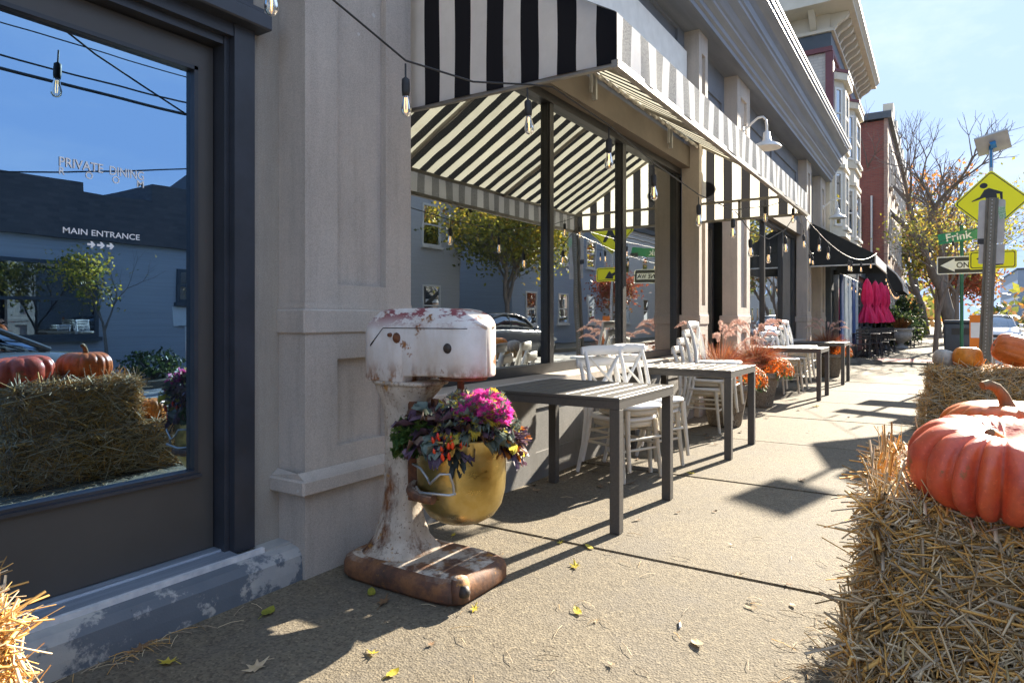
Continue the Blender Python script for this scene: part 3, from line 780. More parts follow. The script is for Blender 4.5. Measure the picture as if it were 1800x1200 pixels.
string_light('string lights crossing the sidewalk from the black awning to the crosswalk sign post', s4, hang(s4, [12.5, 13.2, 13.9, 14.6, 15.4]))
s5 = catenary((19.4, 1.15, 2.4), (31.0, 1.3, 2.3), .3, 18)
string_light('string lights above the pink folded umbrellas', s5, hang(s5, [19.9 + .75 * i for i in range(14)]))
s6 = catenary((19.4, 2.1, 2.35), (31.0, 1.9, 2.2), .25, 18)
string_light('string lights along the wall behind the pink folded umbrellas', s6, hang(s6, [20.2 + .9 * i for i in range(11)]))
# ------------------------------------------------------------------ rusty dough mixer used as a planter
def enamel():
    m, nd, lk, p = new_mat('chipped white enamel')
    v = coords(nd, 'obj'); p.inputs['Roughness'].default_value = .38
    base = ramp(nd, lk, noise(nd, lk, v, 9, 5), [(.3, (.80, .76, .73)), (.7, (.68, .63, .58))])
    f1 = ramp(nd, lk, noise(nd, lk, v, 5.5, 8, .66), [(.595, 0), (.63, 1)])
    rust = ramp(nd, lk, noise(nd, lk, v, 30, 5), [(.3, (.10, .035, .012)), (.55, (.33, .13, .03)), (.75, (.20, .08, .03))])
    sx = nd.new('ShaderNodeSeparateXYZ'); lk.new(v, sx.inputs[0])
    top = nd.new('ShaderNodeMapRange'); lk.new(sx.outputs[2], top.inputs['Value'])
    top.inputs['From Min'].default_value = 1.12; top.inputs['From Max'].default_value = 1.19
    f2 = ramp(nd, lk, noise(nd, lk, v, 8.5, 7, .7, (1, 1, 2.4)), [(.50, 0), (.53, 1)])
    m2 = nd.new('ShaderNodeMath'); m2.operation = 'MULTIPLY'; lk.new(f2, m2.inputs[0]); lk.new(top.outputs[0], m2.inputs[1])
    low = nd.new('ShaderNodeMapRange'); lk.new(sx.outputs[2], low.inputs['Value'])
    low.inputs['From Min'].default_value = 0.985; low.inputs['From Max'].default_value = 0.90
    f3 = ramp(nd, lk, noise(nd, lk, v, 16, 7, .72, (1, 1, .5)), [(.44, 0), (.56, 1)])
    m3 = nd.new('ShaderNodeMath'); m3.operation = 'MULTIPLY'; lk.new(f3, m3.inputs[0]); lk.new(low.outputs[0], m3.inputs[1])
    stain = ramp(nd, lk, noise(nd, lk, v, 6, 6, .7, (1.4, 1.4, .5)), [(.46, 0), (.75, .55)])
    base = mixc(nd, lk, stain, base, (.56, .44, .32))
    col = mixc(nd, lk, f1, base, rust)
    col = mixc(nd, lk, m3.outputs[0], col, rust)
    col = mixc(nd, lk, m2.outputs[0], col, (.27, .075, .085))
    lk.new(col, p.inputs['Base Color'])
    bump(nd, lk, p, mixc(nd, lk, .4, noise(nd, lk, v, 40, 4), f1), .35, .004)
    return m
def rusty(name, lean, topw=False):
    """flaked enamel over rust, on the column and the foot"""
    m, nd, lk, p = new_mat(name)
    v = coords(nd, 'obj'); p.inputs['Roughness'].default_value = .7
    wht = ramp(nd, lk, noise(nd, lk, v, 14, 5), [(.3, (.68, .60, .50)), (.7, (.48, .40, .31))])
    rst = ramp(nd, lk, noise(nd, lk, v, 11, 6, .7), [(.28, (.035, .016, .011)), (.45, (.10, .036, .018)), (.62, (.24, .095, .03)), (.75, (.07, .03, .018))])
    f = ramp(nd, lk, noise(nd, lk, v, 7, 9, .72, (1, 1, .32)), [(lean - .03, 0), (lean + .09, 1)])
    if topw:
        gm = nd.new('ShaderNodeNewGeometry'); sz = nd.new('ShaderNodeSeparateXYZ'); lk.new(gm.outputs['True Normal'], sz.inputs[0])
        up = ramp(nd, lk, sz.outputs[2], [(.80, 0), (.97, 1)])
        fw = ramp(nd, lk, noise(nd, lk, v, 6.5, 8, .7), [(.46, 1), (.56, 0)])
        mm = nd.new('ShaderNodeMath'); mm.operation = 'MULTIPLY'; lk.new(up, mm.inputs[0]); lk.new(fw, mm.inputs[1])
        iv = nd.new('ShaderNodeMath'); iv.operation = 'SUBTRACT'; iv.inputs[0].default_value = 1; lk.new(mm.outputs[0], iv.inputs[1])
        m4 = nd.new('ShaderNodeMath'); m4.operation = 'MULTIPLY'; lk.new(iv.outputs[0], m4.inputs[0]); m4.inputs[1].default_value = .95
        f = m4.outputs[0]
    sp = ramp(nd, lk, noise(nd, lk, v, 70, 3, .7), [(.59, 0), (.66, .8)])
    col = mixc(nd, lk, f, wht, rst)
    och = ramp(nd, lk, noise(nd, lk, v, 8.5, 6, .7), [(.585, 0), (.64, .85)])
    col = mixc(nd, lk, och, col, (.46, .22, .035))
    col = mixc(nd, lk, sp, col, (.16, .075, .035))
    lk.new(col, p.inputs['Base Color'])
    bump(nd, lk, p, mixc(nd, lk, .5, noise(nd, lk, v, 60, 4), f), .55, .006)
    return m
M_enam = enamel(); M_colm = rusty('rusted column enamel', .535); M_foot = rusty('rusted foot enamel', .40, True)
M_rust = simple('raw rust', (.20, .075, .03), (.07, .028, .016), .8, 25, .5, 80)
M_ochre = simple('ochre primer', (.55, .30, .04), (.30, .13, .025), .75, 16, .3, 60)
M_darkm = simple('dark grime metal', (.03, .024, .02), (.06, .04, .03), .6, 20, .3, 60)
MX = thing('dough_mixer', 'rusted white stand mixer with brass coloured bowl standing against the grey pilaster', 'mixer', (2.33, 1.95, 0))
def sec(cx, cy, hx, hy, z, n=28, e=2.6, tilt=0.0):
    out = []
    for j in range(n):
        a = 2 * math.pi * j / n; ca, sa = math.cos(a), math.sin(a)
        out.append((cx + hx * math.copysign(abs(ca) ** (2 / e), ca), cy + hy * math.copysign(abs(sa) ** (2 / e), sa), z + tilt * sa))
    return out
CX = 2.33
# foot: a low casting with rounded shoulders
q = MB()
q.loft([sec(CX, 1.965, .205, .335, 0.002, 40, 6), sec(CX, 1.965, .218, .348, .02, 40, 6), sec(CX, 1.965, .218, .348, .062, 40, 6), sec(CX, 1.965, .210, .340, .088, 40, 6), sec(CX, 1.965, .19, .32, .103, 40, 5.5), sec(CX, 1.965, .15, .28, .108, 40, 5), sec(CX, 1.965, .05, .12, .109, 40, 4)])
foot = W(q, 'base', M_foot, MX)
q = MB(); q.loft([sec(2.175, 1.645, .042, .034, .02, 16, 2.4), sec(2.175, 1.645, .044, .036, .075, 16, 2.4), sec(2.175, 1.648, .034, .028, .112, 16, 2.4), sec(2.175, 1.652, .014, .012, .118, 16)]); q.build('lug', M_foot, foot)
q = MB(); q.loft([sec(2.158, 1.612, .02, .02, .05, 12), sec(2.155, 1.607, .022, .022, .07, 12), sec(2.158, 1.612, .015, .015, .092, 12)]); q.build('bolt_hole', M_darkm, foot)
q = MB()
cs = [(.10, .175, .165, 2.10), (.12, .148, .148, 2.10), (.17, .108, .118, 2.10), (.25, .082, .098, 2.10), (.36, .067, .085, 2.10), (.50, .062, .080, 2.10), (.64, .064, .083, 2.095), (.74, .073, .096, 2.085), (.80, .088, .118, 2.075), (.85, .112, .15, 2.06), (.885, .120, .168, 2.05)]
q.loft([sec(CX, cy, hx, hy, z, 32, 3.0) for z, hx, hy, cy in cs])
colm = W(q, 'column', M_colm, MX)
# slide rail and bowl yoke
q = MB(); q.box(CX - .075, CX - .045, 1.945, 1.998, .36, .80); q.box(CX + .045, CX + .075, 1.945, 1.998, .36, .80); q.box(CX - .0445, CX + .0445, 1.975, 2.0, .36, .80); W(q, 'slide_rail', M_rust, MX)
yoke = MB()
for sgn in (-1, 1):
    pts = []
    for k in range(9):
        a = R(90) + sgn * R(18 + k * 9.5); pts.append((CX + .212 * math.cos(a), 1.755 + .212 * math.sin(a), .43))
    yoke.tube(pts, [.03, .03, .029, .028, .027, .026, .026, .025, .022], 10, flat=.9)
yoke.rbox(CX - .07, CX + .07, 1.92, 1.99, .395, .465, .012)
W(yoke, 'bowl_yoke', M_foot, MX)
q = MB()
prof = [(.0, .285), (.05, .287), (.10, .298), (.145, .325), (.175, .37), (.19, .43), (.194, .50), (.195, .60), (.196, .655), (.202, .66), (.202, .668), (.192, .668), (.190, .60), (.187, .5)]
q.lathe(prof, 64, (CX, 1.755, 0))
m, nd, lk, p_ = new_mat('tarnished bowl metal')
v = coords(nd, 'obj'); p_.inputs['Metallic'].default_value = 1.0
lk.new(ramp(nd, lk, noise(nd, lk, v, 5, 5), [(.3, (.62, .52, .28)), (.5, (.52, .39, .14)), (.7, (.40, .28, .08))]), p_.inputs['Base Color'])
lk.new(ramp(nd, lk, noise(nd, lk, v, 9, 7, .72, (1, 1, 2.2)), [(.3, .2), (.7, .5)]), p_.inputs['Roughness'])
bump(nd, lk, p_, noise(nd, lk, v, 7, 4, .6), .25, .012)
M_bowl = m
bowl = W(q, 'bowl', M_bowl, MX)
q = MB(); q.lathe([(.0, .60), (.189, .60)], 32, (CX, 1.755, 0)); q.build('soil', M_soil, bowl)
q = MB()
a0 = Vector((CX - .2, 1.80, .55))
def rim(a, z, r=.206): return (CX + r * math.cos(R(a)), 1.755 + r * math.sin(R(a)), z)
q.tube([rim(150, .555), rim(152, .56, .225), rim(170, .555, .23), rim(178, .52, .225), rim(184, .50, .235), rim(196, .545, .24), rim(205, .545, .235), rim(208, .50, .22), rim(209, .46, .215)], .0055, 8)
q.tube([rim(150, .46), rim(170, .455, .232), rim(205, .46, .234), rim(210, .46, .21)], .006, 8)
q.build('bowl_handle', M_galv, bowl)
q = MB(); q.tube([rim(20, .56), rim(22, .56, .235), rim(22, .54, .245)], .012, 8); q.build('bowl_handle', M_galv, bowl)
# head
q = MB()
def hsec(y, w, zb, zs, zt, tw):
    c = .009
    pts = [(-w, zb + c), (-w, zs - c), (-w + .006, zs), (-tw - .012, zt - .012), (-tw, zt), (tw, zt), (tw + .012, zt - .012), (w - .006, zs), (w, zs - c), (w, zb + c), (w - c, zb), (-w + c, zb)]
    return [(CX + x, y, z) for x, z in pts]
rings = []
YC, RW = 1.735, .126
for y, k, zb, zt in ((2.225, .86, .92, 1.12), (2.217, .94, .895, 1.15), (2.195, .99, .886, 1.18), (2.15, 1.0, .885, 1.205), (2.10, 1.0, .885, 1.213), (1.99, 1.0, .885, 1.216), (1.985, 1.0, .915, 1.216), (1.86, 1.0, .922, 1.217), (1.775, 1.0, .922, 1.215)):
    rings.append(hsec(y, .126 * k, zb, min(1.155, zt - .02), zt, .085 * k))
for a in (10, 25, 40, 52, 64, 74, 82, 87):
    w = RW * math.cos(R(a)) ** .8; y = YC - RW * math.sin(R(a)) * 1.02; zt = 1.213 - .075 * min(1, (a / 85)) ** 1.1
    rings.append(hsec(y, max(w, .02), .922 + .006 * (a > 80), min(1.15, zt - .012), zt, max(.085 * math.cos(R(a)) ** .6, .01)))
q.loft(rings)
head = W(q, 'head', M_enam, MX)
q = MB(); q.lathe([(.0, .905), (.10, .905), (.108, .912), (.108, .9215)], 32, (CX, 1.745, 0)); q.tube([(CX, 1.76, .905), (CX, 1.76, .70)], .016, 10); q.build('agitator_shaft', M_rust, head)
q = MB(); q.box(CX - .1275, CX - .1265, 1.63, 2.10, 1.127, 1.1305); q.add([(CX - .1272, 2.10, 1.127), (CX - .1272, 2.10, 1.131), (CX - .1272, 2.18, 1.052), (CX - .1272, 2.178, 1.044)], [(0, 1, 2, 3), (3, 2, 1, 0)]); q.build('seam', M_darkm, head)
q = MB(); q.lathe([(.0, .012), (.012, .012), (.02, .004), (.022, 0)], 14, xf=Matrix.Translation((CX - .126, 1.735, 1.045)) @ Matrix.Rotation(R(-90), 4, 'Y')); q.build('plug', M_darkm, head)
q = MB(); q.lathe([(.0, .01), (.016, .008), (.024, .0)], 12, xf=Matrix.Translation((CX - .126, 2.02, 1.085)) @ Matrix.Rotation(R(-90), 4, 'Y')); q.lathe([(.0, .016), (.008, .014), (.010, .0)], 10, xf=Matrix.Translation((CX - .126, 2.055, 1.098)) @ Matrix.Rotation(R(-90), 4, 'Y')); q.build('hinge_pin', M_rust, head)
q = MB(); q.loft([sec(CX, 2.05, .128, .17, .872, 32, 3), sec(CX, 2.05, .131, .174, .880, 32, 3), sec(CX, 2.05, .128, .17, .889, 32, 3)]); q.build('collar', M_colm, head)

# ------------------------------------------------------------------ plants in the bowl
L_kgrey = leafy('kale grey green', (.14, .19, .16), (.24, .28, .23), .25)
L_kpurp = leafy('kale purple', (.075, .04, .075), (.16, .10, .14), .25)
L_kbrz = leafy('kale bronze', (.20, .11, .085), (.28, .19, .14), .3)
L_pink = leafy('kale pink heart', (.85, .035, .38), (.92, .15, .52), .4)
L_mag = leafy('kale magenta', (.52, .03, .32), (.75, .08, .45), .4)
L_green = leafy('frilly green', (.035, .085, .025), (.07, .14, .03), .3)
L_yel = leafy('leaf yellow', (.60, .50, .04), (.72, .60, .12), .45)
L_dark = leafy('pepper leaf dark', (.012, .016, .012), (.03, .035, .022), .1)
L_red = simple('red pepper skin', (.75, .03, .015), (.85, .10, .02), .2, 20)
L_or = leafy('leaf orange', (.62, .22, .04), (.45, .12, .03), .4)
def kale_leaf(mb, p, d, L, wd, mi, ruf=.25, nx=7, ny=5):
    d = Vector(d).normalized(); side = d.cross(Vector((0, 0, 1)))
    if side.length < .05: side = Vector((1, 0, 0))
    side.normalize(); up = side.cross(d).normalized()
    ph = random.uniform(0, 6); vs = []
    for j in range(ny + 1):
        t = j / ny; w = wd * math.sin(math.pi * (.12 + .80 * t)) ** .8 * (.45 + .75 * t)
        for i in range(nx + 1):
            s = 2 * i / nx - 1
            ed = abs(s) ** 1.5 + .8 * max(0, t - .75) * 3
            z = ruf * wd * ed * math.sin(9 * t + ph + s * 7 + i * 2.1) + .25 * wd * s * s
            vs.append(Vector(p) + d * L * t * (1 + .06 * math.sin(i * 2.4 + ph)) + side * s * w + up * (z - L * .35 * t * t))
    fs = [(j * (nx + 1) + i, j * (nx + 1) + i + 1, (j + 1) * (nx + 1) + i + 1, (j + 1) * (nx + 1) + i) for j in range(ny) for i in range(nx)]
    mb.add(vs, fs, mi, True)
def frill(mb, p, d, L, mats, n=5):
    """a finely cut, many-pronged frond"""
    d = Vector(d).normalized(); a = d.cross(Vector((.3, .2, 1))).normalized(); b = d.cross(a)
    for k in range(n):
        an = random.uniform(0, 6.28); sp = random.uniform(.1, .55)
        dd = (d + (a * math.cos(an) + b * math.sin(an)) * sp).normalized()
        q0 = Vector(p) + d * L * random.uniform(.0, .5); q1 = q0 + dd * L * random.uniform(.35, .7)
        s = dd.cross(Vector((random.random(), random.random(), .3))).normalized() * L * .11
        mi = random.choice(mats)
        m = q0.lerp(q1, .7)
        mb.add([q0, m + s * 1.3, q1 + s * .3, q1 - s * .3, m - s * 1.3], [(0, 1, 4), (1, 2, 3, 4)], mi, False)
        for w in (-1, 1):
            e = m + s * w * 2.2 + dd * L * .12
            mb.add([m, e + dd * L * .1, e - dd * L * .04], [(0, 1, 2)], mi, False)
BC = Vector((CX, 1.755, .64))
def plant(name, label, cat, fill, mats, loc, kind=None, group=None):
    t = thing(name, label, cat, loc, group=group)
    for nm, fn in fill:
        q = MB(); fn(q); o = W(q, nm, mats, t)
        o['kind'] = 'stuff'
    return t
kc = BC + Vector((-.03, -.10, .05))
def kp_outer(q):
    for i in range(70):
        a = random.uniform(0, 6.28); el = random.uniform(-.25, .9)
        d = Vector((math.cos(a) * math.cos(el), math.sin(a) * math.cos(el), math.sin(el)))
        kale_leaf(q, kc + d * .05, d, random.uniform(.09, .15), random.uniform(.03, .05), random.choice((0, 0, 1, 2, 5)), .5, 8, 5)
    for i in range(260):
        a = random.uniform(0, 6.28); el = random.uniform(.0, 1.2)
        d = Vector((math.cos(a) * math.cos(el), math.sin(a) * math.cos(el), math.sin(el)))
        frill(q, kc + d * random.uniform(.10, .165), d, .045, (0, 0, 0, 2, 5), 4)
def kp_heart(q):
    c = kc + Vector((-.035, -.055, .07))
    for i in range(330):
        a = random.uniform(0, 6.28); el = random.uniform(-.3, 1.5)
        d = Vector((math.cos(a) * math.cos(el), math.sin(a) * math.cos(el), math.sin(el)))
        frill(q, c + Vector((d.x * .062, d.y * .088, d.z * .06)) * random.uniform(.3, 1.25), d + Vector((random.gauss(0, .4), random.gauss(0, .4), .5)), .052, (3, 3, 3, 4, 4, 0) if random.random() < .8 else (0, 2, 4, 5), 5)
plant('ornamental_kale', 'frilly ornamental kale with a bright pink heart in the mixer bowl', 'plant', [('leaves', kp_outer), ('heart', kp_heart)], [L_kgrey, L_kpurp, L_kbrz, L_pink, L_mag, L_yel], kc)
kd = BC + Vector((-.09, .03, .05))
def kd_leaves(q):
    for i in range(58):
        a = random.uniform(0, 6.28); el = random.uniform(-.4, .9)
        d = Vector((math.cos(a) * math.cos(el), math.sin(a) * math.cos(el), math.sin(el)))
        kale_leaf(q, kd + d * .04, d, random.uniform(.10, .17), random.uniform(.035, .06), random.choice((1, 1, 1, 2, 0)), .4)
plant('ornamental_kale', 'dark purple ornamental kale with broad ruffled leaves in the mixer bowl', 'plant', [('leaves', kd_leaves)], [L_kgrey, L_kpurp, L_kbrz], kd)
kg = BC + Vector((-.13, .12, .0))
def kg_leaves(q):
    for i in range(330):
        a = random.uniform(0, 6.28); el = random.uniform(-.5, 1.2)
        d = Vector((math.cos(a) * math.cos(el), math.sin(a) * math.cos(el), math.sin(el)))
        frill(q, kg + Vector((d.x * .08, d.y * .11, d.z * .09)) * random.uniform(.5, 1), d, .045, (0, 0, 1), 5)
    for i in range(12):
        a = random.uniform(2.2, 4.6); kale_leaf(q, kg, (math.cos(a), math.sin(a), random.uniform(-.2, .5)), .12, .035, 0, .5)
plant('curly_green_plant', 'curly dark green parsley-like plant spilling over the bowl beside the mixer column', 'plant', [('leaves', kg_leaves)], [L_green, leafy('frilly light green', (.10, .17, .04), (.15, .22, .05), .35)], kg)
kb_ = BC + Vector((-.13, -.06, -.01))
def kp_leaf(q):
    for i in range(46):
        a = random.uniform(1.9, 4.9); el = random.uniform(-.9, .5)
        d = Vector((math.cos(a) * math.cos(el), math.sin(a) * math.cos(el), math.sin(el)))
        kale_leaf(q, kb_ + d * random.uniform(.01, .06), d, random.uniform(.05, .085), .014, 0, .1, 3, 3)
def kp_fruit(q):
    for i in range(17):
        a = random.uniform(2.3, 4.6); el = random.uniform(-.5, .6)
        d = Vector((math.cos(a) * math.cos(el), math.sin(a) * math.cos(el), math.sin(el)))
        p0 = kb_ + d * random.uniform(.06, .095)
        up = (Vector((0, 0, 1)) + d * .4).normalized()
        q.tube([p0, p0 + up * .012, p0 + up * .026, p0 + up * .036], [.004, .0085, .007, .001], 7, 1)
plant('ornamental_pepper', 'ornamental pepper with small red fruits and blackish leaves hanging over the bowl rim', 'plant', [('leaves', kp_leaf), ('fruit', kp_fruit)], [L_dark, L_red], kb_)
kz = BC + Vector((.06, -.17, .0))
def kz_leaf(q):
    for i in range(60):
        a = random.uniform(3.4, 6.6); el = random.uniform(-.6, .7)
        d = Vector((math.cos(a) * math.cos(el), math.sin(a) * math.cos(el), math.sin(el)))
        kale_leaf(q, kz + d * random.uniform(.0, .05), d, random.uniform(.06, .115), random.uniform(.016, .03), random.choice((0, 0, 1, 1, 2, 3)), .35, 4, 4)
plant('heuchera_plant', 'bronze and orange leaved coral bells leaning out of the bowl towards the street', 'plant', [('leaves', kz_leaf)], [L_kbrz, L_kpurp, L_or, L_yel], kz)

# ------------------------------------------------------------------ tables
def make_table(label, loc):
    t = thing('cafe_table', label, 'table', loc, group='dark metal cafe tables along the storefront')
    w, d, H = .87, .90, .74
    for sx in (-1, 1):
        for sy in (-1, 1):
            q = MB(); q.rbox(sx * (w / 2 - .03) - .029, sx * (w / 2 - .03) + .029, sy * (d / 2 - .03) - .029, sy * (d / 2 - .03) + .029, .003, H - .062, .003, seg=1, sm=False); q.build('leg', M_table, t)
    q = MB()
    q.box(-w / 2, w / 2, -d / 2, -d / 2 + .03, H - .0615, H - .02); q.box(-w / 2, w / 2, d / 2 - .03, d / 2, H - .0615, H - .02)
    q.box(-w / 2, -w / 2 + .03, -d / 2 + .03, d / 2 - .03, H - .0615, H - .02); q.box(w / 2 - .03, w / 2, -d / 2 + .03, d / 2 - .03, H - .0615, H - .02)
    q.build('apron', M_table, t)
    q = MB()
    q.rbox(-w / 2, -w / 2 + .05, -d / 2, d / 2, H - .0195, H, .003, seg=1, sm=False); q.rbox(w / 2 - .05, w / 2, -d / 2, d / 2, H - .0195, H, .003, seg=1, sm=False)
    q.rbox(-w / 2 + .051, w / 2 - .051, -d / 2, -d / 2 + .05, H - .0195, H, .003, seg=1, sm=False); q.rbox(-w / 2 + .051, w / 2 - .051, d / 2 - .05, d / 2, H - .0195, H, .003, seg=1, sm=False)
    q.build('top_frame', M_table, t)
    n = 8; y0 = -d / 2 + .05; st = (d - .1) / n
    me = None
    for i in range(n):
        if me is None:
            q = MB(); q.rbox(-w / 2 + .052, w / 2 - .052, -st / 2 + .0065, st / 2 - .0065, H - .0185, H - .001, .003, seg=1, sm=False)
            o = q.build('slat', M_table, t); me = o.data
        else:
            o = bpy.data.objects.new('slat', me); COL.objects.link(o); o.parent = t
        o.location = (0, y0 + st * (i + .5), 0)
    return t
T1 = make_table('dark slatted metal table directly behind the rusty mixer', (3.77, 1.90, 0))
dup(T1, (6.03, 1.89, 0), 0, 'dark slatted metal table between two groups of stacked white chairs')
dup(T1, (10.77, 1.86, 0), 0, 'dark slatted metal table just past the two pots of orange flowers')
dup(T1, (13.50, 1.85, 0), 0, 'dark slatted metal table farthest along, in front of the last planter')

# ------------------------------------------------------------------ cross-back chairs
def make_chair(label, loc, rz):
    t = thing('cross_back_chair', label, 'chair', loc, rz, group='stacked white cross-back chairs')
    q = MB(); q.loft([sec(0, -.01, .195, .20, .43, 28, 3.2), sec(0, -.01, .212, .217, .436, 28, 3.2), sec(0, -.01, .214, .219, .452, 28, 3.2), sec(0, -.01, .20, .205, .462, 28, 3.2), sec(0, -.01, .15, .15, .458, 28, 3)]); q.build('seat', M_chair, t)
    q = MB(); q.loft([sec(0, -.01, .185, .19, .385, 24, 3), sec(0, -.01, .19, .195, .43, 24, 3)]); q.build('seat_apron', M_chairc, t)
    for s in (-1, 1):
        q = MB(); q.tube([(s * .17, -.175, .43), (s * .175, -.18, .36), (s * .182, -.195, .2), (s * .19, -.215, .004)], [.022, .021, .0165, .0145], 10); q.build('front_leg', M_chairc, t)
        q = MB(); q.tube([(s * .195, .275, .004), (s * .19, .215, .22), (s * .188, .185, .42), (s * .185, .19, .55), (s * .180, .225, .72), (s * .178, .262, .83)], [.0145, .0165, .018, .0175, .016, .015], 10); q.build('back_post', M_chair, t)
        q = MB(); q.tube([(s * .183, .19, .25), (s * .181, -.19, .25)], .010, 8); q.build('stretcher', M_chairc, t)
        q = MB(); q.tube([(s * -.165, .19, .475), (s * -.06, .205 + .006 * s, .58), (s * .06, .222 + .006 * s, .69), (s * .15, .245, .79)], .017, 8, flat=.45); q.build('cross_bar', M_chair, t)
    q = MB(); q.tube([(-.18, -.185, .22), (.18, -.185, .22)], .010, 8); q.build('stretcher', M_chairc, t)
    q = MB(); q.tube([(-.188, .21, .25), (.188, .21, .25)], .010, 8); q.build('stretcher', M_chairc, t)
    q = MB()
    pts = [(-.215, .262, .83), (-.205, .265, .832), (-.1, .285, .835), (0, .292, .836), (.1, .285, .835), (.205, .265, .832), (.215, .262, .83)]
    ring = []
    for (x, y, z), hh in zip(pts, (.024, .034, .037, .038, .037, .034, .024)):
        ring.append([(x, y - .011, z - hh), (x, y + .011, z - hh), (x, y + .013, z), (x, y + .011, z + hh), (x, y - .011, z + hh), (x, y - .013, z)])
    q.loft(ring); q.build('top_rail', M_chair, t)
    return t
first = None
def stack(x, y, rz, n, label, lean=.09):
    global first
    words = {2: ('lower', 'upper'), 4: ('lowest', 'second lowest', 'third', 'topmost')}[n]
    for k in range(n):
        dx, dy = 0, -.055 * k
        lx = x + dx * math.cos(rz) - dy * math.sin(rz); ly = y + dx * math.sin(rz) + dy * math.cos(rz)
        lab = 'white cross-back chair, %s %s' % (words[k], label)
        loc = (lx, ly, lean * k)
        if first is None: first = make_chair(lab, loc, rz)
        else: dup(first, loc, rz, lab)
stack(4.64, 2.0, R(-22), 2, 'of the two-chair stack right behind the mixer-side table')
stack(5.08, 1.98, R(-20), 2, 'of the two-chair stack touching the window by the second table')
stack(7.0, 2.10, R(4), 4, 'of the leaning four-chair stack before the flower pots')
stack(11.75, 2.05, R(-2), 4, 'of the stack by the table past the flower pots')
stack(11.15, 2.12, R(-25), 2, 'of the short stack before the farthest table')

